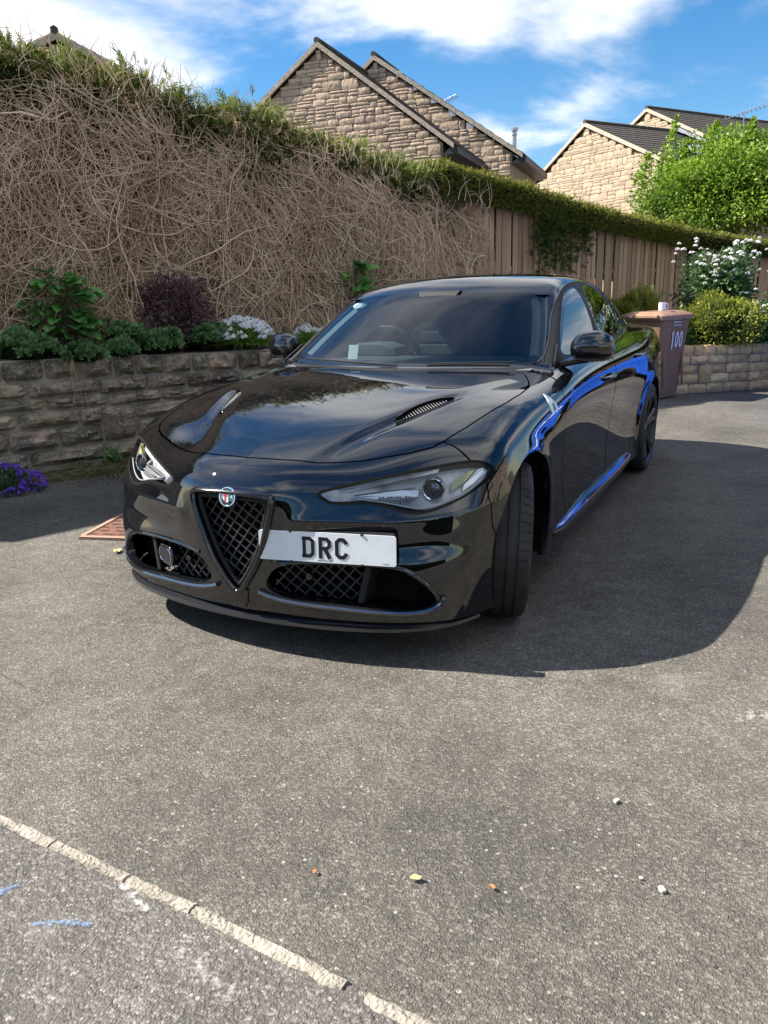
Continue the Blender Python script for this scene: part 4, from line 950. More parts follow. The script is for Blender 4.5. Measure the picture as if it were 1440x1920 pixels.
# --- lower intakes ---
for sg in(1,-1):
    LI=empty('lower_intake',(0,0,0),CAR); mesh_part=[(a,z) for a,z in INT if a<.51]
    mp_=np.array([(.135,.29),(.18,.37),(.30,.382),(.50,.378),(.487,.335),(.462,.238),(.385,.238),(.261,.242),(.18,.256),(.14,.274)])
    lo_=lattice('intake_mesh',LI,mp_*np.array([sg,1]),.045,.0345,math.radians(40)*1,math.radians(-48)*1,.0030,MESHM)
    MB().prism([(sg*a,z) for a,z in INT],0,1,lambda p,h:(p[0],F1(p[0],p[1])-.10-.03*h,p[1])).build('intake_backing',VOID,LI)
    MB().prism([(.468,.238),(.492,.236),(.522,.380),(.498,.382)],0,1,lambda p,h:(sg*p[0],F1(p[0],p[1])-.012-.09*h,p[1])).build('duct_divider',DARK,LI,bevel=.006)
    pts=[(sg*a,F1(a,z)+.006,z) for a,z in((.095,.262),(.14,.247),(.20,.236),(.28,.227),(.40,.221),(.54,.215),(.65,.212),(.725,.222),(.758,.246),(.770,.275))]
    MB().tube(smoothpoly(pts,2,False),[.006]+[.0125]*(len(smoothpoly(pts,2,False))-2)+[.005],8,flat=.8).build('intake_blade',BLADE,LI,True)
    pts=[(sg*a,F1(a,z)+.001,z) for a,z in((.18,.382),(.30,.395),(.50,.391),(.642,.381),(.705,.338),(.742,.290),(.757,.252))]
    MB().tube(smoothpoly(pts,2,False),.007,8).build('intake_brow',PAINT,LI,True)
    # small parking sensor in the mesh
    Ms=frame((sg*.285,F1(.285,.325)-.032,.325),(-1,0,0),(0,-.1,1)); MB().lathe([(.014,-.02),(.014,.004),(.012,.007),(.0005,.008)],20,M=Ms).build('parking_sensor',GLOSS,LI,True)
    if sg>0:
        Ms=frame((.425,F1(.425,.315)-.020,.315),(-1,.45,0),(0,-.05,1))
        MB().prism(rrect(.135,.085,.036,8),-.02,.006,M=Ms).build('radar_surround',GLOSS,LI,bevel=.004); MB().prism(rrect(.108,.058,.026,8),-.01,.009,M=Ms).build('radar_cover',DARK,LI,bevel=.003)
        pts=[Ms@Vector((x,y,.008)) for x,y in rrect(.110,.060,.027,8)]; MB().tube(pts,.0022,6,closed=True).build('radar_trim',CHROME,LI,True)
# --- splitter, skirts, underbody ---
out=[(0,.902),(.15,.897),(.30,.880),(.45,.850),(.58,.812),(.68,.765),(.755,.705),(.81,.630),(.842,.56)]
out=smoothpoly(out,2,False); full=[(-a,y) for a,y in out[::-1]]+[(a,y) for a,y in out[1:]]
n=len(full); V=[];F=[]
for k,(o_,z_) in enumerate(((.0,.128),(.012,.134),(.010,.146),(-.03,.168),(-.12,.172),(-.12,.128))):
    for a,y in full:
        q=np.array([a*.9,y+.25]); q/=np.linalg.norm(q); V.append((a+q[0]*o_,y+q[1]*o_,z_+.012*(abs(a)/.84)**3))
for k in range(6):
    j=(k+1)%6
    for i in range(n-1): F.append((k*n+i,k*n+i+1,j*n+i+1,j*n+i))
MB().add(V,F).build('front_splitter',mat('carbon_splitter',(.012,.012,.014),.18,0,.5,coat=1),CAR,True)
for sg in(1,-1):
    V=[];F=[];ys_=[-.285,-.33,-.45,-.7,-1.2,-1.8,-2.2,-2.38]; g_=[.15,.6,1,1,1,1,.9,.5]
    for y,g in zip(ys_,g_):
        for a,z in((.85,.250),(.888,.246),(.898,.232),(.912,.200),(.908,.180),(.86,.160),(.80,.160)):
            V.append((sg*(.84+(a-.84)*(.4+.6*g)),y,.262+(z-.262)*(.35+.65*g)+(.03 if y>-.3 else 0)))
    for i in range(len(ys_)-1):
        for k in range(6):
            f=(i*7+k,i*7+k+1,(i+1)*7+k+1,(i+1)*7+k); F.append(f if sg>0 else f[::-1])
    F.append(tuple(range(7)))
    MB().add(V,F).build('side_skirt',GLOSS,CAR,True)
MB().prism([(-.5,.80),(.5,.80),(.56,.50),(.52,-.22),(.87,-.24),(.87,-2.42),(.55,-2.44),(.55,-3.6),(-.55,-3.6),(-.55,-2.44),(-.87,-2.42),(-.87,-.24),(-.52,-.22),(-.56,.50)],.162,.195).build('underbody',VOID,CAR)  # dark floor plate, added and widened to keep sun from crossing the shell
for ay in(AX_F,AX_R):
    for sg in(1,-1):
        prof=[]; V=[];F=[]
        for k in range(25):
            an=math.radians(-25+230*k/24)
            for x in(.50,.875): V.append((sg*x,ay+.378*math.cos(an)+(.03 if ay>0 else 0),.335+.378*math.sin(an)))
        for k in range(24): F.append((2*k,2*k+1,2*k+3,2*k+2))
        V+= [(sg*.50,ay+.372*math.cos(math.radians(15*k)),.335+.372*math.sin(math.radians(15*k))) for k in range(24)]; F.append(tuple(range(50,74)))
        MB().add(V,F).build('wheel_arch_liner',VOID,CAR,True)
MB().box((0,-.60,.55),(1.5,.04,.72)).build('bulkhead',VOID,CAR)
MB().prism([(-.66,.30),(.66,.30),(.62,.50),(.42,.66),(.24,.785),(-.24,.785),(-.42,.66),(-.62,.50)],.63,.645).build('nose_light_block',VOID,CAR)  # unseen plate added to stop sun leaking through the bonnet gap
# --- wheels ---
def tyre_mesh(w,r):
    g=.0045;gd=.007; hw=w/2
    prof=[(.238,-hw+.014),(.262,-hw+.004),(r-.045,-hw-.002),(r-.022,-hw+.004),(r-.010,-hw+.014),(r-.005,-hw+.026)]
    lat=[]
    for xg in(-.27*w,-.09*w,.10*w,.27*w):
        lat+=[(r-.001,xg-g-.0008),(r-gd,xg-g+.001),(r-gd,xg+g-.001),(r-.001,xg+g+.0008)]
    prof+=lat[:4]+[(r,-.18*w)]+lat[4:8]+[(r,0)]+lat[8:12]+[(r,.18*w)]+lat[12:]
    prof+=[(a,-b) for a,b in [(.238,-hw+.014),(.262,-hw+.004),(r-.045,-hw-.002),(r-.022,-hw+.004),(r-.010,-hw+.014),(r-.005,-hw+.026)][::-1]]
    P=np.array(prof); m=len(P); NP=56; angs=[]
    for k in range(NP):
        for f,dp in((0,0),(.42,0),(.455,1),(.50,1),(.535,0)): angs.append(((k+f)/NP*2*math.pi,dp))
    V=np.zeros((len(angs),m,3))
    for i,(a,dp) in enumerate(angs):
        ab=np.abs(P[:,1]); sh=(ab>.30*w)&(P[:,0]>r-.03)
        a_=a+.10*np.where(sh,(ab-.3*w)/w,0)*1.2; rr=P[:,0]-np.where(sh&(dp==1),.0045,0)
        V[i,:,0]=P[:,1];V[i,:,1]=rr*np.cos(a_);V[i,:,2]=rr*np.sin(a_)
    n=len(angs); idx=np.arange(n*m).reshape(n,m); nx=np.roll(idx,-1,0)
    F=np.stack([idx[:,:-1],idx[:,1:],nx[:,1:],nx[:,:-1]],2).reshape(-1,4)
    me=meshdata('tyre',V.reshape(-1,3),F[:,::-1].copy(),RUBBER,True); me.set_sharp_from_angle(angle=math.radians(28)); return me
def rim_mesh(w):
    mb=MB(); hw=w/2
    mb.lathe([(.232,-hw+.01),(.240,-hw+.016),(.240,hw-.012),(.2535,hw-.010),(.2535,hw-.002),(.247,hw),(.238,hw-.006),(.231,hw-.03),(.222,-hw+.03),(.232,-hw+.01)],64,'x')
    for k in range(5):
        for dv in(-.13,.13):
            a=2*math.pi*k/5+.3; p=[]
            for t,off,xo in((.045,dv*.55,hw-.045),(.12,dv*.75,hw-.028),(.19,dv*.95,hw-.016),(.236,dv*1.15,hw-.014)):
                p.append((xo,t*math.cos(a+off),t*math.sin(a+off)))
            mb.tube(p,[.020,.016,.014,.017],6,flat=1.1)
    mb.lathe([(.0005,hw-.028),(.030,hw-.028),(.034,hw-.034),(.062,hw-.045),(.066,hw-.075),(.066,hw-.10)],32,'x')
    me=meshdata('rim',mb.V,mb.F,RIMM,True); me.set_sharp_from_angle(angle=math.radians(35)); return me
def disc_mesh(w):
    mb=MB().lathe([(.07,.0),(.178,.0),(.178,-.03),(.07,-.03),(.07,0)],48,'x'); return meshdata('brake_disc',mb.V,mb.F,mat('brake_iron',(.30,.29,.28),.35,.9),True)
def cal_mesh(w):
    mb=MB()
    for k in range(5):
        a=math.radians(150+12*k); mb.box((0,0,0),(.085,.075,.05),Matrix.Rotation(a,4,'X')@Matrix.Translation((0,.155,0)))
    return meshdata('caliper',mb.V,mb.F,mat('black_caliper',(.012,.012,.012),.3),False)
TF_,TR_,RF_,RR_=tyre_mesh(.245,.327),tyre_mesh(.285,.327),rim_mesh(.235),rim_mesh(.275); DM_,CM_=disc_mesh(0),cal_mesh(0)
STEER=math.radians(19.5)
for sg in(1,-1):
    for ay,tm,rm,xx,st in((AX_F,TF_,RF_,.775,STEER),(AX_R,TR_,RR_,.795,0)):
        Wh=empty('wheel',(sg*xx,ay,.3265),CAR); Wh.rotation_euler=(0,math.radians(-2.5) if st else 0,st+(0 if sg>0 else math.pi))
        if sg<0 and st: Wh.rotation_euler=(0,math.radians(2.5),st+math.pi)
        obj('tyre',tm,Wh);obj('rim',rm,Wh);obj('brake_disc',DM_,Wh);obj('caliper',CM_,Wh)
# --- mirrors ---
def mirror_part(sg):
    E_=empty('door_mirror',(0,0,0),CAR); U,Vn=28,18; V=[];F=[]
    for i in range(U):
        t=i/(U-1)                       # 0 = inner end, 1 = outer tip
        ha=.072*(1-(2*t-.92)**4*.55 if t<.46 else 1-((t-.46)/.56)**2.6)**.5 if t<1.02 else 0
        ha=.078*math.sqrt(max(1e-4,1-abs((t-.45)/(.47 if t<.45 else .565))**2.7))
        hd=.088*math.sqrt(max(1e-4,1-abs((t-.42)/(.45 if t<.42 else .595))**2.6))
        x=.818+.205*t; yc=-.835-.04*t; zc=1.036+.010*math.sin(t*2.6)
        for k in range(Vn):
            a=2*math.pi*k/Vn; ca,sa=math.cos(a),math.sin(a)
            yy=(abs(ca)**.9)*hd*(1 if ca>0 else -.55)*(1 if ca>=0 else 1); zz_=(abs(sa)**.85)*ha*(1 if sa>0 else -.92)
            V.append((sg*x,yc+yy*(1.05 if ca>0 else 1),zc+zz_))
    for i in range(U-1):
        for k in range(Vn):
            f=(i*Vn+k,i*Vn+(k+1)%Vn,(i+1)*Vn+(k+1)%Vn,(i+1)*Vn+k); F.append(f if sg<0 else f[::-1])
    F.append(tuple(range(Vn)) if sg>0 else tuple(range(Vn))[::-1]); F.append(tuple((U-1)*Vn+k for k in range(Vn)) if sg<0 else tuple((U-1)*Vn+k for k in range(Vn))[::-1])
    h=MB().add(V,F).build('mirror_housing',PAINT,E_,True); h.modifiers.new('sub','SUBSURF').render_levels=1
    MB().tube(smoothpoly([(sg*.775,-.73,.965),(sg*.81,-.775,.968),(sg*.85,-.815,.975),(sg*.90,-.845,.982)],2,False),.023,8,flat=.7).build('mirror_arm',DARK,E_,True)
    MB().tube(smoothpoly([(sg*.86,-.760,.990),(sg*.935,-.765,.984),(sg*.995,-.800,.988),(sg*1.020,-.862,.998)],2,False),.0075,6).build('mirror_indicator',GLOSS,E_,True)
    MB().box((sg*.93,-.900,1.036),(.15,.006,.105)).build('mirror_glass',CHROME,E_,bevel=.002)
    # triangular cheater panel at the foot of the A pillar
    MB().prism([(-.655,.985),(-.80,1.062),(-.815,.988)],0,1,lambda p,h:(sg*(.782-(p[1]-.98)*.36-.004+.008*h),p[0],p[1])).build('mirror_base',DARK,E_)
mirror_part(1); mirror_part(-1)
# --- wipers, screen trims, roof rails ---
MB().tube([(-.60,-.525,.978),(-.35,-.475,.982),(-.20,-.440,.980)],.006,6).tube([(-.62,-.55,.992),(-.40,-.500,.990),(-.22,-.470,.986)],.004,5).build('wiper',DARK,CAR,True)
MB().tube([(-.02,-.47,.975),(.25,-.49,.985),(.58,-.575,.995)],.006,6).build('wiper',DARK,CAR,True)
for sg in(1,-1):
    pts=[(sg*.732,-.62,.978),(sg*.704,-.745,1.05),(sg*.657,-.950,1.17),(sg*.597,-1.145,1.288)]
    q=np.array(smoothpoly(pts,2,False)); g=q.copy()
    for _ in range(3): gr=grad(g); g=g-sdf(g)[:,None]*gr/(gr*gr).sum(1)[:,None]
    MB().tube([tuple(p) for p in g],.0055,6).build('windscreen_trim',GLOSS,CAR,True)
# --- fender badge: white triangle with four-leaf clover ---
for sg in(1,-1):
    B=empty('fender_badge',(0,0,0),CAR); bx=.906
    P=np.array([(-.205,.888),(-.222,.880),(-.268,.822),(-.255,.806),(-.180,.804),(-.165,.818),(-.170,.850)])
    P=smoothpoly(P,1)
    def on(y,z,h):
        p=np.array([[.9,y,z]]); 
        for _ in range(14): p[0,0]-=.8*sdf(p)[0]
        return (sg*(p[0,0]+h),y,z)
    _c=P.mean(0); _in=[tuple(_c+(p-_c)*.5) for p in P]; nP=len(P)
    MB().add([on(p[0],p[1],.0035) for p in P]+[on(p[0],p[1],.0038) for p in _in]+[on(_c[0],_c[1],.0038)]+[on(p[0],p[1],-.004) for p in P],[(i,(i+1)%nP,nP+(i+1)%nP,nP+i) for i in range(nP)]+[(nP+i,nP+(i+1)%nP,2*nP) for i in range(nP)]+[(2*nP+1+i,2*nP+1+(i+1)%nP,(i+1)%nP,i) for i in range(nP)]).build('badge_plate',mat('badge_white',(.75,.77,.76),.3,coat=1),B)
    m=MB(); cy_,cz_=-.214,.832
    for k in range(4):
        a=math.pi/4+k*math.pi/2; lp=[]
        for t in np.linspace(0,2*math.pi,12,endpoint=False):
            u,v_=.0105+.0095*math.cos(t),.0085*math.sin(t); lp.append((cy_+u*math.cos(a)-v_*math.sin(a),cz_+u*math.sin(a)+v_*math.cos(a)))
        m.prism(lp,.0036,.0046,lambda p,h:on(p[0],p[1],h))
    m.prism([(cy_-.002,cz_),(cy_+.002,cz_),(cy_+.006,cz_-.024),(cy_+.003,cz_-.025)],.0036,.0045,lambda p,h:on(p[0],p[1],h)); m.build('clover',GRN,B)
# --- cabin ---
MB().add([(-.70,-.52,.955),(.70,-.52,.955),(.70,-.95,.985),(-.70,-.95,.985),(-.70,-1.05,.93),(.70,-1.05,.93),(.70,-1.08,.70),(-.70,-1.08,.70),(.15,-.95,.99),(.60,-.95,.99)],[(0,1,2,3),(3,2,5,4),(4,5,6,7)]).build('dashboard',DASHM,CAR)
MB().prism([(.19,.98),(.55,.98),(.52,1.03),(.45,1.055),(.30,1.055),(.22,1.03)],-1.10,-.92,lambda p,h:(p[0],h,p[1])).build('instrument_hood',DASHM,CAR,bevel=.01)
SW=MB(); Ms=Matrix.Translation((.37,-1.20,.965))@Matrix.Rotation(math.radians(-24),4,'X')
SW.tube([Ms@Vector((.185*math.cos(t),0,.185*math.sin(t))) for t in np.linspace(0,2*math.pi,40,endpoint=False)],.016,8,closed=True)
SW.tube([Ms@Vector((-.17,0,0)),Ms@Vector((.17,0,0))],.018,6).tube([Ms@Vector((0,0,0)),Ms@Vector((0,0,-.17))],.018,6).build('steering_wheel',CLOTH,CAR,True)
for sg in(1,-1):
    S_=empty('front_seat',(0,0,0),CAR); x=sg*.37
    MB().prism([(-.25,.50),(.25,.50),(.27,.85),(.22,1.08),(.13,1.13),(-.13,1.13),(-.22,1.08),(-.27,.85)],0,.12,lambda p,h:(x+p[0],-1.80-h-(p[1]-.5)*.28,p[1])).build('seat_back',CLOTH,S_,bevel=.03,seg=3)
    MB().box((x,-1.57,.50),(.50,.52,.16)).build('seat_cushion',CLOTH,S_,bevel=.04,seg=3)
    MB().prism([(-.12,1.15),(.12,1.15),(.135,1.22),(.10,1.31),(-.10,1.31),(-.135,1.22)],0,.09,lambda p,h:(x+p[0],-1.97-h,p[1])).build('headrest',CLOTH,S_,bevel=.025,seg=3)
    m=MB()
    for k in range(4): m.box((x,-1.785-.28*(.75+.085*k-.5),.78+.085*k),(.26,.02,.07))
    m.build('seat_panel',CLOTH2,S_,bevel=.008)
MB().box((0,-2.45,.75),(1.25,.14,.62)).box((.36,-2.52,1.10),(.26,.10,.14)).box((-.36,-2.52,1.10),(.26,.10,.14)).build('rear_bench',CLOTH,CAR,bevel=.03)
MB().add([(-.60,-1.15,1.30),(.60,-1.15,1.30),(.62,-2.5,1.32),(-.62,-2.5,1.32)],[(0,1,2,3)]).build('headlining',mat('headlining_cloth',(.06,.06,.062),.9),CAR)
MB().prism([(-.13,1.335),(.13,1.335),(.09,1.265),(-.09,1.265)],-1.11,-1.04,lambda p,h:(p[0],h-(1.335-p[1])*-.9-.04,p[1])).build('sensor_housing',DARK,CAR,bevel=.006)
MB().box((0,-1.20,1.245),(.25,.03,.065)).build('interior_mirror',DARK,CAR,bevel=.012)
for sg in(1,-1):
    pts=[(sg*.66,-.72,.99),(sg*.62,-.90,1.10),(sg*.56,-1.10,1.22),(sg*.52,-1.20,1.27)]
    MB().tube(smoothpoly(pts,1,False),.028,6).build('pillar_lining',mat('pillar_grey',(.45,.47,.47),.7),CAR,True)
# parking sticker and dash card
Ms=frame((.535,-1.095,1.262),(-1,0,0),(0,-.83,.55)); MB().lathe([(.028,.0),(.028,.002),(.0005,.002)],24,M=Ms).build('screen_sticker',WHITE,CAR)
Ms=frame((.37,-.72,1.02),(-1,0,0),(0,-.3,.95)); MB().prism([(-.03,-.04),(.03,-.04),(.03,.04),(-.03,.04)],0,.002,M=Ms).build('dash_card',WHITE,CAR)
# ================= plants on the bed =================
def clump(name,label,cat,c,rad,N,tpl,size,m,group=None,seed=1,up=.5,shell=.55,flat=.7,rndf=None,parent=None,pname='foliage',spread=.5,full=False):
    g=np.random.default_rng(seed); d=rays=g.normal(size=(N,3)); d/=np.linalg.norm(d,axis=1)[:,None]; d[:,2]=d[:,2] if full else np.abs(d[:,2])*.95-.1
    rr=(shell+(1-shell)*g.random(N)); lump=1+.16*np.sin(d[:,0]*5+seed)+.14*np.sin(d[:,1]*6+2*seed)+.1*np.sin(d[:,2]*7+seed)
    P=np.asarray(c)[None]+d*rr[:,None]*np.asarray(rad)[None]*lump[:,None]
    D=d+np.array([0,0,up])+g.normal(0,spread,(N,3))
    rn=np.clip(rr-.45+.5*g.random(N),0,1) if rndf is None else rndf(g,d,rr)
    E_=empty(name,(0,0,0)) if parent is None else parent
    if parent is None: tag(E_,label,cat,group)
    foliage(pname,[scatter(*tpl,P,rot_align(D,g.uniform(0,6.28,N)),g.uniform(size*.65,size*1.25,N),rn)],m,E_)
    return E_
SEDG=mat('sedum_green',(.075,.165,.055),.6,0,.35,attr='rnd',col2=(.26,.40,.16),trans=.2)
ST=([(0,0,0),(.22,.05,.4),(.26,.02,.75),(0,-.04,1),(-.26,.02,.75),(-.22,.05,.4),(0,-.03,.6)],[(0,1,6),(1,2,6),(2,3,6),(3,4,6),(4,5,6),(5,0,6)])
def rosettes(name,label,c,rad,N,seed,m=SEDG,size=.045,lv=9,group='low green clumps along the wall top'):
    g=np.random.default_rng(seed); d=g.normal(size=(N,3)); d/=np.linalg.norm(d,axis=1)[:,None]; d[:,2]=np.abs(d[:,2])
    lump=1+.18*np.sin(d[:,0]*6+seed)+.15*np.sin(d[:,1]*7+seed); P=np.asarray(c)[None]+d*np.asarray(rad)[None]*lump[:,None]*g.uniform(.75,1.05,N)[:,None]
    ax=d+np.array([0,0,.6])+g.normal(0,.25,(N,3)); R0=rot_align(ax,g.uniform(0,6.28,N)); parts=[]
    for k in range(lv):
        a=2*math.pi*k/lv*1.618; tilt=.35+.75*(k/lv); l=np.stack([np.sin(tilt)*np.cos(a)*np.ones(N),np.sin(tilt)*np.sin(a)*np.ones(N),np.cos(tilt)*np.ones(N)],1)+g.normal(0,.12,(N,3))
        D=np.einsum('nij,nj->ni',R0,l); parts.append(scatter(*ST,P,rot_align(D,g.uniform(-.4,.4,N)+a),g.uniform(.75,1.2,N)*size,np.clip(.15+.5*g.random(N)+.2*(1-k/lv),0,1)))
    E_=empty(name); tag(E_,label,'plant',group); foliage('leaf_rosettes',parts,m,E_)
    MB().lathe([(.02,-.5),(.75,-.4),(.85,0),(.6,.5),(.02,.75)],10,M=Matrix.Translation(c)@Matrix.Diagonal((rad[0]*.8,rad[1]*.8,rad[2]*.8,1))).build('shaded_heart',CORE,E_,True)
    return E_
rosettes('sedum_clump','leafy grey-green clump at the left edge of the wall top, below the big leaves',LP(.25,.14,.97),(.30,.20,.13),260,1)
rosettes('sedum_clump','grey-green clump spilling over the wall top below the broad-leaved shrub',LP(.68,.06,.91),(.17,.14,.11),130,2)
rosettes('sedum_clump','small trailing grey-green clump hanging over the wall above a dry twig',LP(.98,.05,.93),(.13,.11,.09),110,3)
rosettes('sedum_clump','green leafy clump below the purple shrub, drooping over the wall edge',LP(1.33,.10,.95),(.20,.16,.12),200,4)
rosettes('sedum_clump','green leafy clump between the purple shrub and the white flowers',LP(1.72,.18,.98),(.24,.18,.12),240,5)
rosettes('sedum_clump','dark green clump behind the trailing clump, under the broad leaves',LP(1.05,.28,1.02),(.22,.15,.14),150,6)
# broad-leaved shrub (each big leaf its own part)
BIG=mat('broad_leaf',(.11,.27,.06),.5,0,.4,col2=(.16,.36,.085),vscale=9,objrnd=.3,trans=.25)
def bigleaf(seed):
    r=random.Random(seed); V=[];F=[];n=7
    for i in range(n+1):
        u=i/n; w=.36*math.sin(math.pi*min(1,u**.8*1.0))**.8*(1-.15*u)+.004
        for k in(-1,-.5,0,.5,1): V.append((k*w,.10*abs(k)*w*3-.25*u*u*.6+.02*math.sin(u*22)*abs(k),u))
    for i in range(n):
        for k in range(4): a=i*5+k; F.append((a,a+1,a+6,a+5))
    return meshdata('leaf',V,F,BIG,True)
BL=[bigleaf(i) for i in range(3)]
def broad_shrub(label,c,rad,n,seed,size):
    E_=empty('broad_leaved_shrub'); tag(E_,label,'shrub'); r=random.Random(seed); m=MB()
    for k in range(n):
        a=r.uniform(0,6.28); u=r.uniform(-.75,1); q=math.sqrt(max(0,1-u*u))*r.uniform(.45,1)
        p=Vector((c[0]+rad[0]*q*math.cos(a)*r.uniform(.6,1),c[1]+rad[1]*q*math.sin(a)*r.uniform(.6,1),c[2]+rad[2]*u*r.uniform(.7,1)))
        d=Vector((math.cos(a)*.9-.5,math.sin(a)*.9+.55,r.uniform(-.35,.45))).normalized()
        z=d; x=Vector((0,0,1)).cross(z).normalized(); x=Matrix.Rotation(r.uniform(-.7,.7),3,z)@x; y=z.cross(x)
        if y.z<0: x,y=-x,-y
        o=bpy.data.objects.new('leaf',r.choice(BL)); COL.objects.link(o); o.parent=E_; s_=size*r.uniform(.7,1.25)
        o.matrix_local=Matrix(((x.x*s_,y.x*s_,z.x*s_,p.x),(x.y*s_,y.y*s_,z.y*s_,p.y),(x.z*s_,y.z*s_,z.z*s_,p.z),(0,0,0,1)))
        if k%4==0: m.tube([(c[0]+r.uniform(-.05,.05),c[1]+r.uniform(-.05,.05),c[2]-rad[2]-.1),((c[0]+p.x)/2,(c[1]+p.y)/2,(c[2]*1.1+p.z*.9)/2),tuple(p)],.005,5)
    m.build('twig',mat('green_twig',(.10,.10,.05),.8),E_); return E_
broad_shrub('broad-leaved green shrub in front of the dead climber at the left',LP(.58,.22,1.28),(.42,.24,.32),170,5,.15)
broad_shrub('few big light-green leaves beside the car roof among dead stems',LP(3.50,.36,1.46),(.20,.16,.20),26,9,.17)
# purple barberry
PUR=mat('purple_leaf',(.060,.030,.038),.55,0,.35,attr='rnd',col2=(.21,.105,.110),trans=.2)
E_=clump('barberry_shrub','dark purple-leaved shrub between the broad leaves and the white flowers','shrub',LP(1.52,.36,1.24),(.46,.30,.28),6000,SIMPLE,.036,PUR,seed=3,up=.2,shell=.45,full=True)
m=MB(); r=random.Random(3)
for k in range(12):
    a=r.uniform(0,6.28);c=LP(1.56,.46,.95); m.tube([c,(c[0]+.15*math.cos(a),c[1]+.15*math.sin(a),1.2),(c[0]+.32*math.cos(a),c[1]+.28*math.sin(a),1.4+.12*r.random())],.005,4)
m.build('branch',mat('purple_twig',(.06,.035,.03),.85),E_)
# white candytuft: narrow leaves + countable flower heads
CGR=mat('candytuft_leaf',(.11,.23,.03),.55,0,.4,attr='rnd',col2=(.28,.42,.06),trans=.25)
PET=mat('white_petal',(.88,.86,.80),.6,0,.3,col2=(.74,.73,.68),vscale=30,trans=.15)
NEED=([(0,0,0),(.07,.02,.5),(0,0,1),(-.07,.02,.5)],[(0,1,2),(0,2,3)])
g_=random.Random(6); V=[];F=[]
for k in range(46):
    a=g_.uniform(0,6.28);u=g_.uniform(-.1,1);q=math.sqrt(1-u*u) if u<1 else 0; p=Vector((q*math.cos(a),q*math.sin(a),u*.8))*g_.uniform(.85,1.05); n_=p.normalized(); x=n_.orthogonal().normalized(); x=Matrix.Rotation(g_.uniform(0,6.28),3,n_)@x; y=n_.cross(x);o=len(V)
    V+=[tuple(p-x*.2),tuple(p-y*.2),tuple(p+x*.2+n_*.08),tuple(p+y*.2+n_*.05)]; F+=[(o,o+1,o+2,o+3)]
HEAD=meshdata('flower_head',V,F,PET)
def candytuft(label,c,rad,nl,heads,seed,hs=.039):
    E_=clump('candytuft',label,'flowers',c,rad,nl,NEED,.075,CGR,'white candytuft on the wall top',seed=seed,up=.35,shell=.6)
    r=random.Random(seed)
    for k in range(heads):
        a=r.uniform(0,6.28);u=r.uniform(.05,1);q=math.sqrt(1-u*u)
        o=place(HEAD,E_,'flower_head',(c[0]+rad[0]*1.16*q*math.cos(a),c[1]+rad[1]*1.16*q*math.sin(a),c[2]+rad[2]*u*1.16+.04),(hs*r.uniform(.8,1.25),)*3,a)
    return E_
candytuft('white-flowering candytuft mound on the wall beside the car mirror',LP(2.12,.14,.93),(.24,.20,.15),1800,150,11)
candytuft('white candytuft half hidden behind the car windscreen pillar',LP(2.86,.20,.90),(.13,.12,.08),600,16,12)
candytuft('tiny tuft with a few white heads above the green clumps',LP(1.80,.30,1.08),(.07,.06,.05),160,7,13,.02)
# dry twig hanging on the wall, weeds, verge plants
m=MB(); r=random.Random(2)
base=LP(.55,-.03,.92)
for k in range(9):
    p=Vector(LP(.55+.02*r.random(),-.02,.90)); pts=[p]
    for j in range(6): p=p+Vector((WE[0]*r.uniform(-.03,.03)-WN[0]*.006,WE[1]*r.uniform(-.03,.03)-WN[1]*.006,-.07-.02*r.random())); pts.append(p)
    m.tube(pts[:3+r.randrange(5)],.0022,4)
m.build('dry_twig',STEM,None,label='dry pale twig dangling down the face of the dark retaining wall',cat='twig')
LIL=mat('aubrieta_petal',(.16,.05,.52),.6,0,.3,attr='rnd',col2=(.34,.14,.72),trans=.2)
AGR=mat('aubrieta_leaf',(.045,.085,.04),.7,0,.3,attr='rnd',col2=(.11,.16,.08),trans=.2)
E_=clump('aubrieta','mat of purple aubrieta flowers at the foot of the dark wall','flowers',LP(-.12,-.26,.0),(.36,.26,.13),2600,SIMPLE,.035,AGR,seed=8,up=.3)
g=np.random.default_rng(5);N=330;d=g.normal(size=(N,3));d/=np.linalg.norm(d,axis=1)[:,None];d[:,2]=np.abs(d[:,2]);P=np.array(LP(-.12,-.26,.02))+d*np.array([.37,.27,.15]); P=P[(np.sin(P[:,0]*13)+np.sin(P[:,1]*17+1))>-.05]
foliage('blossom',[scatter(*spray_t(0,1,.5),P,rot_align(g.normal(size=(len(P),3))+[0,.4,.6],g.uniform(0,6,len(P))),g.uniform(.018,.032,len(P)))]+[scatter(*SIMPLE,P+g.normal(0,.006,P.shape),rot_align(g.normal(size=(len(P),3))+[-.3,.6,.5],g.uniform(0,6,len(P))),g.uniform(.02,.034,len(P))) for _ in range(4)],LIL,E_,kind='stuff')
clump('wall_weed','small bright green weed at the foot of the dark wall','weed',LP(.78,-.05,.06),(.06,.05,.09),120,SIMPLE,.045,SEDG,seed=21,up=.5)
g=np.random.default_rng(30);N=900;K=6;t=g.uniform(-1.5,2.4,N);b=-g.uniform(.0,.34,N)*np.where(t<1.6,1,.5);ang=g.uniform(0,6.28,N);P=np.zeros((N,K,3));zz_=.03+.02*g.random(N);el=g.normal(.05,.22,N);kc=g.normal(0,4,N)
for k in range(K):
    P[:,k]=LPa(t,b,np.maximum(zz_,.006)); st=.028; t=t+np.cos(ang)*st;b=b+np.sin(ang)*st*.6;zz_=zz_+el*st;ang=ang+kc*st
V,F=tubes(P,.0016*np.ones((N,1))*np.linspace(1,.5,K)[None]); obj('dry_grass_litter',meshdata('dry_grass_litter',V,F,mat('straw',(.22,.16,.08),.9,0,.2,attr='rnd',col2=(.42,.34,.20)),False,None,np.repeat(g.random(N),K*3)),None,label='dry grass and stem litter along the foot of the dark wall',cat='litter',kind='stuff')
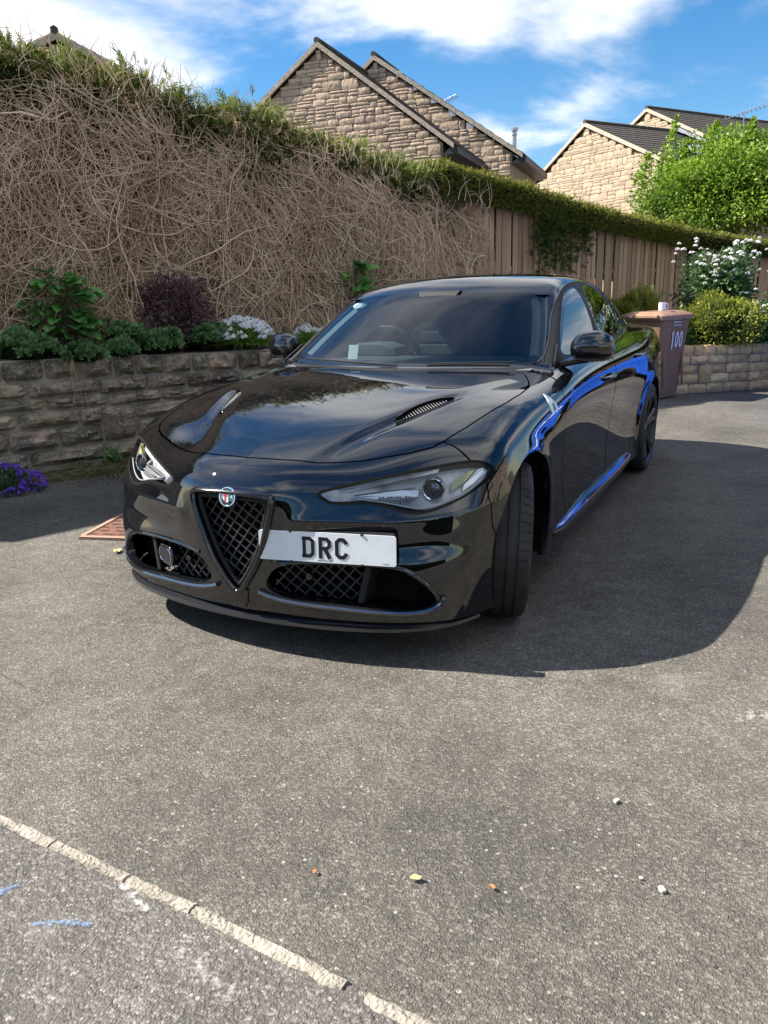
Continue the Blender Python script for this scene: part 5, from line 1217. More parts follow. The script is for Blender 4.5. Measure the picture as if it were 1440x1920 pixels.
clump('moss_growth','low mossy weeds along the foot of the retaining wall','weed',LP(.9,-.12,.02),(.85,.75,.05),2600,SIMPLE,.022,mat('moss_leaf',(.06,.06,.015),.8,0,.2,attr='rnd',col2=(.13,.12,.03)),seed=22,up=.5)['kind']='stuff'
# ================= right-hand garden =================
GOLD=mat('golden_shrub_leaf',(.060,.105,.014),.6,0,.35,attr='rnd',col2=(.34,.36,.05),trans=.3)
def dome(name,label,c,rad,N,tpl,size,m,seed,cat='shrub',**k):
    E_=clump(name,label,cat,c,rad,N,tpl,size,m,seed=seed,full=True,**k)
    MB().lathe([(.02,-.9),(.7,-.75),(.86,-.2),(.8,.3),(.5,.7),(.02,.85)],14,M=Matrix.Translation(c)@Matrix.Diagonal((rad[0]*.72,rad[1]*.72,rad[2]*.85,1))).build('shade_core',CORE,E_,True); return E_  # dark solid core paints the shade inside the foliage
dome('round_shrub','rounded golden-green shrub above the low stone wall',(-.98,-7.95,.86),(.46,.42,.37),6500,SIMPLE,.042,GOLD,31,shell=.62)
dome('leafy_shrub','dark green low shrub right of the round golden shrub',(-1.62,-8.35,.74),(.36,.3,.24),2600,SIMPLE,.05,SEDG,32)
dome('leafy_shrub','bright green sprig low between the bin and the round shrub',(-.52,-7.75,.70),(.17,.2,.30),1300,SIMPLE,.05,mat('fresh_leaf',(.07,.16,.025),.5,0,.4,attr='rnd',col2=(.19,.33,.05),trans=.3),33)
dome('feathery_shrub','feathery yellow-green bush peeping over the brown bin lid',(.03,-7.70,.92),(.34,.3,.30),1500,spray_t(6,4,.06),.13,mat('yellow_feather',(.12,.14,.02),.6,0,.3,attr='rnd',col2=(.34,.32,.05),trans=.3),34,spread=.7)
ROSG=mat('rose_leaf',(.030,.070,.022),.5,0,.4,attr='rnd',col2=(.11,.20,.065),trans=.25)
RO=clump('flowering_shrub','tall white-flowering shrub against the timber fence','shrub',(-.92,-8.45,1.32),(.46,.38,.46),5200,SIMPLE,.062,ROSG,seed=35,shell=.35,up=.1,full=True)
MB().lathe([(.02,-.9),(.6,-.6),(.7,0),(.4,.6),(.02,.75)],12,M=Matrix.Translation((-.92,-8.48,1.28))@Matrix.Diagonal((.40,.30,.46,1))).build('shade_core',CORE,RO,True)  # dark core carries the shrub's inner shade in its colour
r=random.Random(12)
for k in range(95):
    u=r.random(); x=-.92+r.gauss(0,.24)*(1.1); z=1.52+.30*r.random()+.12*math.sin(x*9); y=-8.45+.32*r.random()+.08
    if k>80: x=-.92+r.uniform(-.5,.5); z=1.2+.3*r.random(); y=-8.15
    place(HEAD,RO,'flower_head',(x,y,z),(.026*r.uniform(.7,1.3),)*3,r.uniform(0,6))
m=MB()
for k in range(16):
    x=-.92+r.gauss(0,.25); m.tube([(x*.5-.46,-8.45,.9),(x,-8.35,1.45),(x+r.gauss(0,.08),-8.25,1.68+.14*r.random())],.005,4)
m.build('branch',mat('rose_stem',(.10,.13,.05),.8),RO)
RO2=clump('flowering_shrub','small white-flowering bush under the curved metal hoop at the right edge','shrub',(-1.72,-7.95,.98),(.30,.25,.30),1500,SIMPLE,.05,ROSG,seed=36,shell=.4,full=True)
for k in range(34): place(HEAD,RO2,'flower_head',(-1.66+r.gauss(0,.16),-7.80+r.uniform(-.1,.1),1.0+r.gauss(0,.13)),(.024*r.uniform(.7,1.3),)*3,r.uniform(0,6))
pts=[(-1.46-.22+.22*math.cos(a)*1.0-.0,-7.55,1.10+.235*math.sin(a)) for a in np.linspace(.45*math.pi-1.2,1.62*math.pi,28)]
pts=[(-1.66+.24*math.cos(a)*-1,-7.50,1.09+.20*math.sin(a)) for a in np.linspace(-1.15,2.0,26)]
HP=empty('garden_hoop'); tag(HP,'curved dark metal hoop by the fence at the right edge','garden hoop')
MB().tube(pts,.015,8).build('hoop_tube',mat('hoop_metal',(.10,.11,.12),.35,.8),HP,True); MB().tube([pts[0],(pts[0][0]-.02,-7.5,.5),(pts[0][0]-.02,-7.5,.0)],.013,8).build('hoop_leg',mat('hoop_metal',0),HP,True)
# ---- tree beyond the hedge ----
def tree(name,label,base,crown,rad,N,m,size,seed,blobs,group=None,tpl=SIMPLE):
    E_=empty(name); tag(E_,label,'tree',group); g=np.random.default_rng(seed); r=random.Random(seed); tr=MB()
    tr.tube([base,(base[0]+.05,base[1],(base[2]*.6+crown[2]*.4)),(crown[0],crown[1],crown[2]-rad[2]*.2),(crown[0]-.05,crown[1],crown[2]+rad[2]*.6)],[.13,.10,.07,.02],8)
    P=[];D=[];rn=[]
    for k in range(blobs):
        d=g.normal(size=3); d/=np.linalg.norm(d); d[2]=abs(d[2])*1.2-.45; q=.45+.52*g.random()
        c=np.array(crown)+d*q*np.array(rad); br=(.20+.16*g.random())*min(rad); n=N//blobs
        tr.tube([(crown[0],crown[1],crown[2]-rad[2]*.35),tuple((np.array(crown)+c)/2+[0,0,-.1]),tuple(c)],[.035,.02,.008],5)
        x=g.normal(size=(n,3)); x/=np.linalg.norm(x,axis=1)[:,None]; x*= (g.random(n)**.45)[:,None]; x[:,2]*=.75
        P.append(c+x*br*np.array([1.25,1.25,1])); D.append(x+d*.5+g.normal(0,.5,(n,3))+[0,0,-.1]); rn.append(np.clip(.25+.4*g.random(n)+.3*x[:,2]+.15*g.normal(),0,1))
    P=np.concatenate(P);D=np.concatenate(D);rn=np.concatenate(rn); n=len(P)
    foliage('crown',[scatter(*tpl,P,rot_align(D,g.uniform(0,6.28,n)),g.uniform(size*.6,size*1.3,n),rn)],m,E_); tr.build('trunk',mat('bark',(.10,.075,.05),.9,0,.2,bump=1.5,bscale=20),E_,True); return E_
TRL=mat('fresh_tree_leaf',(.075,.16,.014),.5,0,.45,attr='rnd',col2=(.30,.42,.045),trans=.38)
tree('leafy_tree','bright green leafy tree rising above the clipped hedge at the right',(-.75,-12.9,.4),(-.75,-12.9,2.80),(2.0,1.3,1.40),66000,TRL,.066,41,120)
g=np.random.default_rng(44)
TR2=[o for o in bpy.data.objects if o.name.startswith('leafy_tree') and o.parent is None][0]
sh=[]
for (x,z0,z1) in((.40,3.2,4.15),(-.25,3.4,4.0),(-.85,3.5,3.98),(-1.35,3.4,3.9),(.85,3.0,3.6),(.15,3.3,3.75),(-1.7,3.3,3.75)):
    n=170; u=g.random(n); P=np.stack([x+.10*(1-u)*g.normal(size=n)+.05*np.sin(u*5),-12.6+.10*(1-u)*g.normal(size=n),z0+(z1-z0)*u],1); D=g.normal(0,.6,(n,3))+[0,0,.5]
    sh.append(scatter(*SIMPLE,P,rot_align(D,g.uniform(0,6.28,n)),g.uniform(.06,.11,n),np.clip(.5+.3*g.random(n),0,1)))
foliage('shoot',sh,TRL,TR2)
# ================= bin and mug =================
BINM=mat('brown_bin_plastic',(.27,.150,.085),.6,0,.3,col2=(.22,.125,.073),vscale=5,bump=.25,bscale=250)
LIDM=mat('brown_lid_plastic',(.31,.18,.115),.6,0,.3,col2=(.26,.15,.10),vscale=7,bump=.25,bscale=250)
BIN=empty('wheelie_bin',(-.33,-7.02,0),rz=math.radians(-20)); tag(BIN,'brown wheelie bin with white number 100 beside the car boot','bin')
m=MB(); prof=[(0,.205,.255),(.10,.213,.27),(.86,.270,.335),(.93,.280,.345)]
def rr_(hx,hy,r=.05): return [(x,y) for x,y in rrect(2*hx,2*hy,r,4)]
V=[];F=[]
for z,hx,hy in prof: V+=[(x,y,z+.02) for x,y in rr_(hx,hy)]
n=20
for k in range(3):
    for i in range(n): F.append((k*n+i,k*n+(i+1)%n,(k+1)*n+(i+1)%n,(k+1)*n+i))
F.append(tuple(range(n))[::-1]); F.append(tuple(3*n+i for i in range(n)))
MB().add(V,F).build('bin_body',BINM,BIN,True)
m=MB(); 
for x in(-.15,.15):
    m.box((0,0,0),(.028,.018,.70),Matrix.Translation((-.246,x*1.5,.50))@Matrix.Rotation(.079,4,'Y')@Matrix.Rotation(math.pi/2,4,'Z'))
m.build('body_rib',BINM,BIN)
V=[];F=[]
for z,hx,hy in((.945,.300,.385),(.990,.300,.385),(1.005,.285,.370),(1.035,.20,.30),(1.040,.19,.29)): V+=[(x,y-.01,z) for x,y in rr_(hx,hy,.06)]
for k in range(4):
    for i in range(n): F.append((k*n+i,k*n+(i+1)%n,(k+1)*n+(i+1)%n,(k+1)*n+i))
F.append(tuple(range(n))[::-1]); F.append(tuple(4*n+i for i in range(n)))
MB().add(V,F).build('bin_lid',LIDM,BIN,True)
MB().box((0,.375,.985),(.46,.05,.045)).build('lid_grip',LIDM,BIN,bevel=.012); MB().box((-.02,.20,1.036),(.20,.07,.012)).build('lid_recess',VOID if 'VOID' in globals() else LIDM,BIN,bevel=.004)
for sx_ in(-1,1): MB().lathe([(.02,-.02),(.09,-.02),(.10,-.012),(.10,.012),(.09,.02),(.02,.02)],24,'y',c=(.20,sx_*.20,.10)).build('bin_wheel',RUBBER if 'RUBBER' in globals() else LIDM,BIN,True)
MB().tube([(.33,-.24,.975),(.33,.24,.975)],.016,8).build('handle_bar',LIDM,BIN,True)
WPN=mat('white_number',(.72,.70,.68),.6,0,.3,col2=(.55,.53,.52),vscale=40,lo=.45,hi=.75)
# number sticker on the right-hand face (local +x side faces away to the right of the picture)
def digit(ch,u0,w,h,z0,side):
    mb=MB(); Mx=side
    if ch=='1': ribbon_flat(mb,[(u0+w*.5,z0),(u0+w*.5,z0+h)],w*.38,Mx); ribbon_flat(mb,[(u0+w*.15,z0+h*.80),(u0+w*.5,z0+h*.97)],w*.25,Mx)
    else: ribbon_flat(mb,[(u0+w*.5+w*.34*math.cos(a),z0+h*.5+h*.41*math.sin(a)) for a in np.linspace(0,2*math.pi,16,endpoint=False)],w*.30,Mx,True)
    return mb.build('number_digit',WPN,BIN)
def ribbon_flat(mb,P,w,M,closed=False):
    P=[Vector((p[0],p[1])) for p in P];N=len(P);V=[];F=[]
    for i,p in enumerate(P):
        a=P[i-1] if (closed or i>0) else p; b=P[(i+1)%N] if (closed or i<N-1) else p
        d=(b-a).normalized(); n_=Vector((-d.y,d.x))*w/2
        for q in(p+n_,p-n_): V+=[M@Vector((q.x,q.y,0)),M@Vector((q.x,q.y,.003))]
    for i in range(N if closed else N-1):
        j=(i+1)%N; F+=[(4*i+1,4*i+3,4*j+3,4*j+1),(4*i,4*i+1,4*j+1,4*j),(4*i+2,4*j+2,4*j+3,4*i+3)]
    mb.add(V,F)
MF=Matrix(((0,-.079,-.997,-.2645),(-1,0,0,0),(0,.997,-.079,.66),(0,0,0,1)))   # drawn on the face that looks right
for k,ch in enumerate('100'): digit(ch,-.12+.100*k,.082,.21,-.06,MF)
rr=random.Random(1)
for row in range(3):
    mb=MB(); xx=-.10
    while xx<.08: w=.012+.01*rr.random(); ribbon_flat(mb,[(xx,.215+.035*row),(xx+w,.215+.035*row+rr.uniform(-.004,.012))],.014,MF); xx+=w+.010
    mb.build('faded_lettering',WPN,BIN)['kind']='stuff'
MUG=empty('mug',(-.405,-6.93,1.041)); tag(MUG,'white mug standing on the brown bin lid','mug')
CER=mat('white_ceramic',(.80,.80,.79),.2,0,.5,coat=.5)
MB().lathe([(.0005,.0),(.034,.0),(.040,.006),(.0435,.05),(.044,.095),(.041,.096),(.040,.05),(.036,.008),(.0005,.008)],28).build('mug_cup',CER,MUG,True)
MB().tube([(-.040+.0,0,.078),(-.062,-.010,.080),(-.074,-.012,.055),(-.066,-.010,.028),(-.042,0,.022)],.0065,8,M=Matrix.Rotation(.35,4,'Z')).build('mug_handle',CER,MUG,True)
# ================= houses =================
def house(name,label,A,h,slope_l,slope_r,sl,sr,zvis,stone_m,roof_m,seed,depth=7.,unit=.075,smin=-9,smax_=9,wallz=0.,stones=True,maxn=295,verge=.06,gutter=True):
    """gable end: apex A, in-plane direction h (image right), eaves sl (left,<0) and sr (right)"""
    E_=empty(name); tag(E_,label,'house'); A=np.array(A,float);h=np.array(h,float);h/=np.linalg.norm(h); aw=np.array([-h[1],h[0]])
    if aw@(A[:2]-np.array(CP[:2]))<0: aw=-aw
    def G(s,z,d=0): q=A[:2]+h*s+aw*d; return (float(q[0]),float(q[1]),float(A[2]+z))
    zl,zr=sl*slope_l,-sr*slope_r; bz=wallz-A[2]
    MB().prism([(sl+.25,bz),(sr-.22,bz),(sr-.22,zr-.02+.22*slope_r-.1),(0,-.10),(sl+.25,zl+.25*slope_l-.1)],.03,depth,lambda p,d:G(p[0],p[1],d)).build('wall',stone_m[1],E_)
    for sgn,e,zz_,sl_ in((-1,sl,zl,slope_l),(1,sr,zr,slope_r)):
        V=[G(0,-.05,-verge),G(e,zz_-.05,-verge),G(e,zz_-.05,depth),G(0,-.05,depth),G(0,.03,-verge),G(e,zz_+.03,-verge),G(e,zz_+.03,depth),G(0,.03,depth)]
        R_=MB().add(V,[(0,1,2,3),(4,5,6,7),(0,1,5,4),(1,2,6,5),(2,3,7,6)]).build('roof',roof_m,E_)
        # slate courses that step down the slope
        n=int(abs(e)/.22); m=MB()
        for k in range(n):
            u0,u1=k/n,(k+1.12)/n; a0,a1=e*u0,e*min(1.02,u1); z0,z1=zz_*u0,zz_*min(1.02,u1); m.add([G(a0,z0+.034,-verge+.01),G(a1,z1+.054,-verge+.01),G(a1,z1+.054,depth),G(a0,z0+.034,depth),G(a1,z1+.030,-verge+.01),G(a1,z1+.030,depth)],[(0,1,2,3),(1,4,5,2)])
        m.build('slate_course',roof_m,E_)['kind']='stuff'
        V=[]
        for d in(-verge-.03,-verge+.02): V+=[G(0,.035,d),G(e*1.01,zz_*1.01+.035,d),G(e*1.01,zz_*1.01-.065,d),G(0,-.075,d)]
        MB().add(V,[(0,1,2,3),(4,5,6,7),(0,1,5,4),(1,2,6,5),(2,3,7,6)]).build('verge_trim',mat('verge_mortar',(.52,.43,.34),.9,0,.2,col2=(.36,.30,.24),vscale=12,bump=1,bscale=40),E_)
        if gutter:
            V=[];F=[]
            MB().add([G(e-.02*sgn,zz_-.02,-.02),G(e+.10*sgn,zz_-.05,-.02),G(e+.10*sgn,zz_-.17,-.02),G(e-.24*sgn,zz_-.20,-.02),G(e-.02*sgn,zz_-.02,depth),G(e+.10*sgn,zz_-.05,depth),G(e+.10*sgn,zz_-.17,depth),G(e-.24*sgn,zz_-.20,depth)],[(0,1,2,3),(0,4,5,1),(1,5,6,2),(2,6,7,3)]).build('gutter',mat('black_gutter',(.018,.018,.02),.5),E_)
    MB().tube([G(0,.05,-verge-.03),G(0,.05,depth)],.065,6).build('ridge_tile',roof_m,E_)
    if stones:
        r=random.Random(seed); meshes=stone_m[0]; z=-.12; n=0; ang=math.atan2(h[1],h[0]); fl=(h[0]*aw[1]-h[1]*aw[0])<0
        while z>zvis and n<maxn:
            H_=unit*r.choice((2,3,3,2)); zc=z-H_
            a=max(-(-zc-.02)/slope_l+.10 if False else (z/slope_l)+.12,sl+.28,smin); b=min(-z/slope_r-.10,sr-.25,smax_)
            x=a
            while x<b-.06 and n<maxn:
                l=min(unit*r.choice((2.6,3.5,4.5,5.5,6.5)),b-x)
                if b-x-l<.1: l=b-x
                k=r.random(); split=[1.] if k<.45 else ([.5,.5] if k<.7 else ([.34,.66] if k<.85 else [.66,.34])); zz_=z
                for f in split:
                    hh=H_*f; o=place(r.choice(meshes),E_,'stone',G(x+l/2,zz_-hh/2,.0+.012*r.random()),(max(.03,l-.009),.085,hh-.008),ang if not fl else ang+math.pi); n+=1; zz_-=hh
                x+=l
            z=zc
    return E_,G
HST=mat('house_stone_brown',(.56,.42,.30),.92,0,.2,col2=(.46,.345,.245),vscale=5,objrnd=.17,bump=1.6,bscale=16,pos=True)
HSM=[stone_mesh('stone',HST,200+i,4,3,.08,.06) for i in range(6)]
HS2=mat('house_stone_buff',(.44,.345,.245),.92,0,.2,col2=(.36,.28,.195),vscale=5,objrnd=.14,bump=1.4,bscale=16,pos=True)
HSM2=[stone_mesh('stone',HS2,220+i,4,3,.07,.06) for i in range(6)]
HMO=mat('house_mortar',(.44,.335,.24),.95,0,.15,col2=(.35,.265,.19),vscale=8,bump=1,bscale=40)
HMO2=mat('house_mortar_buff',(.33,.255,.18),.95,0,.15,col2=(.27,.205,.15),vscale=8,bump=1,bscale=40)
SLATE=mat('dark_roof_slate',(.085,.070,.058),.85,0,.3,col2=(.04,.034,.03),vscale=9,vdet=8,bump=1,bscale=30)
h1=(-.9929,-.1186)
house('stone_house','brown stone gable nearest the hedge, largest of the left pair',(7.39,-12.34,6.31),h1,.70,.75,-4.2,2.84,-2.75,(HSM,HMO),SLATE,1,unit=.066,depth=2.7)
H2,G2=house('stone_house','taller brown stone gable rising behind the nearest brown gable, flue on its roof',(7.52,-15.12,6.70),h1,.80,.68,-4.2,3.50,-3.4,(HSM,HMO),SLATE,2,unit=.068,smin=-.9,depth=3.2)
H3,G3=house('stone_house','buff stone gable with dark slate roof above the clipped hedge',(4.15,-22.17,6.01),(-.8368,.5474),.58,.47,-4.3,3.06,-3.4,(HSM2,HMO2),SLATE,3,unit=.072,depth=4.2,smin=-3.0)
house('stone_house','farther buff stone gable partly hidden by the green tree',(3.13,-26.45,7.02),(-.8368,.5474),.55,.50,-3.2,3.6,-2.6,(HSM2,HMO2),SLATE,4,unit=.075,smin=-1.6,depth=8)
house('stone_house','house whose roof tip just shows above the hedge at top left',(8.44,-6.42,5.20),(-.70,-.71),.50,.47,-1.2,1.3,-1.0,(HSM,HMO),SLATE,5,stones=False,gutter=False,depth=3)
# lead flashing and rooflight on the buff house, flue and aerials
LEAD=mat('lead_flashing',(.42,.44,.46),.55,.3,.4,col2=(.30,.31,.33),vscale=9)
m=MB(); 
for k in range(6): u0,u1=k/6,(k+1)/6; m.add([G3(3.06*u0,-1.44*u0+.15,3.55),G3(3.06*u1,-1.44*u1+.13,3.55),G3(3.06*u1,-1.44*u1+.14,4.15),G3(3.06*u0,-1.44*u0+.16,4.15)],[(0,1,2,3)])
m.build('flashing',LEAD,H3)
RLG=mat('rooflight_glass',(.25,.30,.36),.08,0,.8); q=[G3(2.0,-.94+.19,1.6),G3(2.75,-1.29+.19,1.6),G3(2.75,-1.29+.19,2.7),G3(2.0,-.94+.19,2.7)]
MB().add(q+[(x,y,z-.06) for x,y,z in q],[(0,1,2,3),(0,1,5,4),(1,2,6,5),(2,3,7,6),(3,0,4,7)]).build('rooflight',RLG,H3)
fp=Vector(G2(2.75,-1.87,3.0)); MB().lathe([(.055,0),(.055,.42),(.075,.42),(.075,.46),(.058,.46),(.058,.52),(.095,.53),(.095,.60),(.02,.63)],16,c=tuple(fp)).build('flue',mat('flue_metal',(.45,.46,.47),.35,.8,.5),H2,True)
m=MB()
for k in range(5):
    s_=.25+.42*k; z_=-.05-.75*s_
    m.add([G2(s_+.30,z_-.13,-.075),G2(s_+.46,z_-.15,-.075),G2(s_+.46,z_-.27,-.075),G2(s_+.30,z_-.27,-.075)],[(0,1,2,3)])
m.build('stepped_flashing',LEAD,H2)['kind']='stuff'
def aerial(label,p,ln,d,sc):
    E_=empty('roof_aerial',p); tag(E_,label,'aerial'); am=mat('aerial_metal',(.45,.46,.48),.4,.8); d=Vector(d).normalized(); s=d.cross(Vector((0,0,1))).normalized(); m=MB(); m.tube([(0,0,-1.2*sc),(0,0,.05)],.02*sc,5); m.build('mast',am,E_)
    m=MB(); m.tube([tuple(-d*ln*.4),tuple(d*ln*.6)],.016*sc,5)
    for k in range(12): c=d*(-.38+.95*k/11)*ln; m.tube([tuple(c-s*.12*sc-Vector((0,0,.06*sc))),tuple(c+s*.12*sc+Vector((0,0,.06*sc)))],.010*sc,4)
    m.build('yagi_boom',am,E_); return E_
aerial('television aerial on the far roof at the upper right',(.18,-26.79,6.62),1.5,(-.9,.25,.16),.85)
aerial('small television aerial behind the left gable ridge',(7.25,-19.06,6.47),.5,(-.9,.25,.16),.6)
# ================= small marks on the ground =================
def decal(name,label,cat,pts,w,colr,dens,scale,z,rough=.85):
    m=bpy.data.materials.new(name+'_mat'); m.use_nodes=True; nt=m.node_tree; b=nt.nodes['Principled BSDF']; b.inputs['Base Color'].default_value=(*colr,1); b.inputs['Roughness'].default_value=rough
    t=node(nt,'ShaderNodeTexCoord'); n=node(nt,'ShaderNodeTexNoise'); n.inputs['Scale'].default_value=scale; n.inputs['Detail'].default_value=8; n.inputs['Roughness'].default_value=.75; nt.links.new(t.outputs['Object'],n.inputs[0])
    at=node(nt,'ShaderNodeAttribute',attribute_name='rnd'); ad=node(nt,'ShaderNodeMath',operation='ADD'); nr=node(nt,'ShaderNodeMapRange'); nr.inputs[1].default_value=.34; nr.inputs[2].default_value=.66; nt.links.new(n.outputs[0],nr.inputs[0]); nt.links.new(nr.outputs[0],ad.inputs[0]); nt.links.new(at.outputs['Fac'],ad.inputs[1])
    mr=node(nt,'ShaderNodeMapRange'); mr.inputs[1].default_value=2.02-dens; mr.inputs[2].default_value=2.02-dens+.45; mr.inputs[4].default_value=.5; nt.links.new(ad.outputs[0],mr.inputs[0]); nt.links.new(mr.outputs[0],b.inputs['Alpha'])
    P=[Vector((x,y,z)) for x,y in pts];V=[];F=[];R=[];N=len(P)
    for i,p in enumerate(P):
        d=(P[min(i+1,N-1)]-P[max(i-1,0)]).normalized();s=Vector((-d.y,d.x,0)); e=min(i,N-1-i)/max(1,(N-1)/2); e=min(1,e*2)
        for k in(-1,-.5,0,.5,1): V.append(p+s*w*k); R.append((1-abs(k))*e)
    for i in range(N-1):
        for k in range(4): a=5*i+k; F.append((a,a+1,a+6,a+5))
    return obj(name,meshdata(name,V,F,m,False,None,R),None,label=label,cat=cat)
arc=[(-.322+.055*math.cos(a),2.225+.05*math.sin(a)) for a in np.linspace(-2.2,1.9,14)]
decal('spray_mark','faint blue sprayed curve on the pavement at the left edge','paint mark',arc,.034,(.16,.33,.55),.78,70,.0085)
decal('spray_mark','faint blue sprayed stroke on the pavement nearer the kerb','paint mark',smoothpoly([(-.40,2.26),(-.46,2.225),(-.53,2.20),(-.56,2.19)],2,False),.034,(.16,.33,.55),.74,70,.0085)
decal('chalk_smear','white chalky smear on the pavement just below the kerb','stain',smoothpoly([(-.485,2.068),(-.53,2.085),(-.60,2.105),(-.66,2.125)],2,False),.030,(.62,.60,.57),.88,60,.0088)
decal('chalk_smear','scattered pale smears low on the pavement beyond the kerb','stain',smoothpoly([(-.72,2.16),(-.80,2.17),(-.88,2.20),(-.98,2.23)],2,False),.09,(.55,.52,.48),.66,45,.0088)
decal('tarmac_crack','thin dark crack in the tarmac at the left edge of the drive','crack',smoothpoly([(.75,1.44),(.66,1.468),(.60,1.47),(.52,1.50)],1,False),.006,(.02,.018,.016),1.1,90,.0047)
decal('chalk_smear','pale splash stain on the drive at the right edge','stain',smoothpoly([(-1.72,.70),(-1.80,.66),(-1.9,.63)],2,False),.14,(.60,.56,.50),.66,28,.0045)
LY=mat('yellow_dead_leaf',(.52,.42,.20),.8,0,.3,col2=(.40,.30,.12),vscale=40); LO_=mat('orange_dead_leaf',(.50,.17,.06),.7,0,.3,col2=(.35,.12,.04),vscale=40)
for (x,y,s_,mm,rz,lab) in((1.395,.19,.075,LY,.7,'curled yellow dead leaf on the drive in front of the drain cover'),(-.902,1.85,.016,LO_,.3,'tiny orange fallen leaf near the middle of the drive'),(-1.129,1.768,.030,LY,2.0,'small yellow-green fallen leaf right of the tiny orange leaf'),(-1.30,1.72,.018,LO_,1.2,'small brown leaf right of the yellow-green one')):
    tv,tf=leaf_t(.6,.25,.35); V=[((a)*s_*1.0,(c-.5)*s_,abs(b)*s_*.5+.006) for a,b,c in tv]; o=obj('fallen_leaf',meshdata('fallen_leaf',V,tf,mm,True),None,(x,y,.004),lab,'leaf'); o.rotation_euler=(0,0,rz)
for (x,y,s_,sd,lab) in((-1.493,1.28,.016,1,'white stone chip lying on the drive, right of centre'),(-1.648,1.564,.017,2,'pale flat stone chip at the lower right of the drive'),(-1.60,1.545,.009,3,'smaller pale chip just left of the flat stone chip')):
    o=place(stone_mesh('stone_chip',mat('pale_chip',(.62,.58,.52),.85,0,.3,col2=(.5,.46,.40),vscale=60),900+sd,3,3,.2,.2),None,'stone_chip',(x,y,.004+s_*.15),(s_,s_*.7,s_*.45),sd*1.1); tag(o,lab,'stone chip')
# ================= the rest of the place (behind and beside the camera, seen in the paintwork) =================
# house across the drive, hedge and parked cars' surroundings
OH=empty('stone_house'); tag(OH,'stone house across the drive, seen only mirrored in the car side','house')
def wallbox(name,c,d,m,p): return MB().box(c,d).build(name,m,p)
ox=-11.5
wallbox('wall',(ox-3,-4.5,2.6),(6,11,5.2),HMO2,OH)
MB().add([(ox+.4,-10.4,5.1),(ox+.4,1.4,5.1),(ox-3,1.4,7.6),(ox-3,-10.4,7.6),(ox-6.4,-10.4,5.1),(ox-6.4,1.4,5.1)],[(0,1,2,3),(3,2,5,4)]).build('roof',SLATE,OH)
WFR=mat('white_window_frame',(.75,.75,.73),.5); WGL=mat('dark_window_glass',(.03,.04,.05),.05,0,.8)
for yy,zz_,w,hh in((-8.2,1.5,1.6,1.2),(-5.2,1.5,1.8,1.2),(-1.2,1.5,1.6,1.2),(-8.2,3.9,1.4,1.1),(-4.6,3.9,1.4,1.1),(-1.2,3.9,1.4,1.1)):
    Wn=wallbox('window',(ox+.01,yy,zz_),(.08,w,hh),WFR,OH); wallbox('pane',(ox+.055,yy-w*.24,zz_),(.02,w*.42,hh*.86),WGL,Wn); wallbox('pane',(ox+.055,yy+w*.24,zz_),(.02,w*.42,hh*.86),WGL,Wn)
Dn=wallbox('door',(ox+.02,-3.1,1.05),(.08,.95,2.1),mat('green_door',(.03,.10,.06),.4),OH)
LH=empty('garden_hedge'); tag(LH,'clipped green hedge across the road behind the camera','hedge')
g=np.random.default_rng(91);N=5000; P=np.stack([g.uniform(-14,12,N),np.full(N,12.6)+g.normal(0,.1,N),g.uniform(.1,2.0,N)],1); D=g.normal(0,.6,(N,3))+[0,-1,.3]
MB().box((-1,13.2,1.0),(26,1.1,1.9)).build('hedge_core',CORE,LH); foliage('hedge_sprays',[scatter(*SIMPLE,P,rot_align(D,g.uniform(0,6.28,N)),g.uniform(.12,.25,N))],CON,LH)
SG_=empty('lawn_shrub'); tag(SG_,'low green shrub row beside the drive to the right of the camera','shrub')
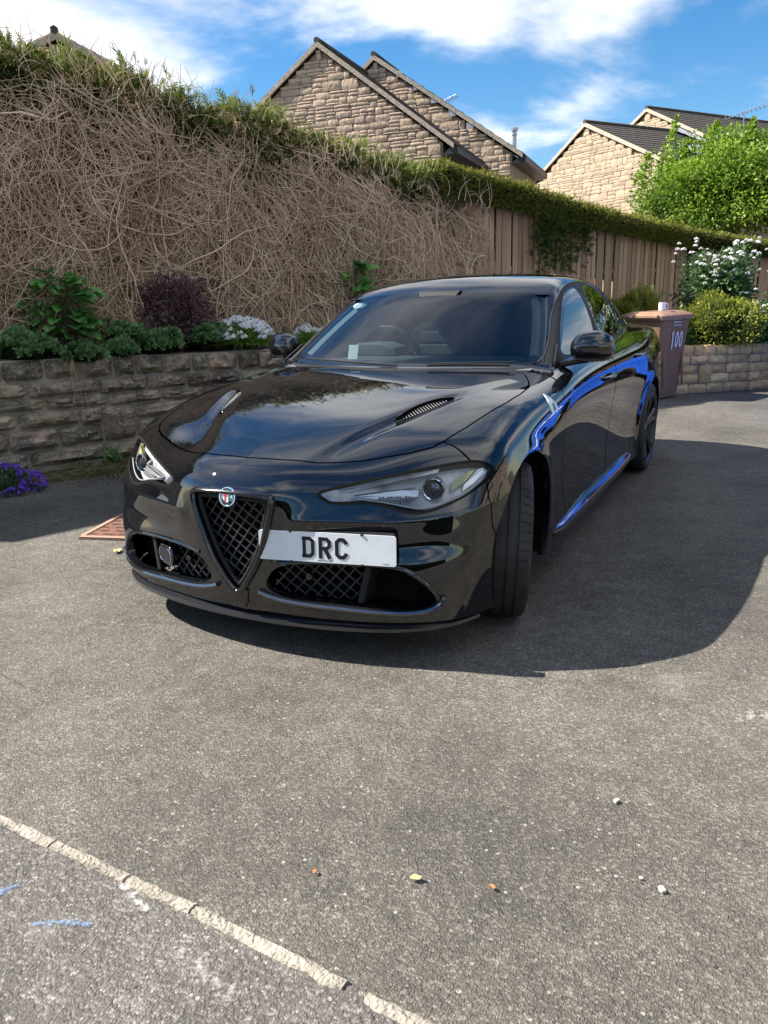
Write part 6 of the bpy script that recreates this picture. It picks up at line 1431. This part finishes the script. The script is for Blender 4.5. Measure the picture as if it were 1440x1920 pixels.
N=2600;P=np.stack([-6.9+g.normal(0,.35,N),g.uniform(-3.0,2.4,N),np.abs(g.normal(0,.45,N))+.05],1);foliage('foliage',[scatter(*SIMPLE,P,rot_align(g.normal(0,.7,(N,3))+[.5,0,.4],g.uniform(0,6.28,N)),g.uniform(.1,.2,N))],mat('fresh_leaf',0),SG_)
# blue saloon on the neighbouring bay, mirrored in the black doors
BLUE=mat('blue_car_paint',(.02,.13,.78),.4,0,.3,coat=1.,coatr=.01)
BC=empty('saloon_car',(-3.05,-4.95,0),rz=math.radians(-1)); tag(BC,'blue saloon parked beyond the right edge, seen mirrored in the black doors','car')
def fresh_mesh(me,m_):
    V=np.empty(len(me.vertices)*3,np.float32); me.vertices.foreach_get('co',V); L_=np.empty(len(me.loops),np.int32); me.loops.foreach_get('vertex_index',L_)
    k=len(me.polygons[0].vertices); return meshdata(me.name.split('.')[0],V.reshape(-1,3),L_.reshape(-1,k),m_,True)
def blue_copy(src,par):
    me=src.data
    if me is not None:
        if me.materials and me.materials[0]==PAINT: me=fresh_mesh(me,BLUE)
        o=obj(src.name.split('.')[0],me,par,tuple(src.location))
    else: o=empty(src.name.split('.')[0],tuple(src.location),par)
    o.rotation_euler=src.rotation_euler.copy(); return o
KEEP=('body_shell','bonnet','front_bumper','front_door','rear_door','windscreen','windscreen_frit','rear_window','quarter_window','window_frame','headlight','wheel','underbody','bulkhead','front_grille','cowl_panel')
for c_ in list(CAR.children):
    if c_.name.split('.')[0] in KEEP:
        n_=blue_copy(c_,BC)
        for k_ in list(c_.children):
            if k_.name.split('.')[0] in('lens','gasket','reflector_bowl','tyre','rim','window','grille_surround','grille_backing'): blue_copy(k_,n_)
# re-seat every top-level empty at the base of its own thing
bpy.context.view_layer.update()
for o in [o for o in bpy.data.objects if o.type=='EMPTY' and o.parent is None and o.location.length<1e-6 and o.rotation_euler.z==0]:
    lo=Vector((1e9,)*3);hi=-lo
    st=list(o.children_recursive)
    for c in st:
        if c.type!='MESH': continue
        for k in c.bound_box: q=c.matrix_world@Vector(k); lo=Vector(map(min,lo,q)); hi=Vector(map(max,hi,q))
    if lo.x>hi.x: continue
    base=Vector(((lo.x+hi.x)/2,(lo.y+hi.y)/2,lo.z)); o.location=base
    for c in o.children: c.location=c.location-base
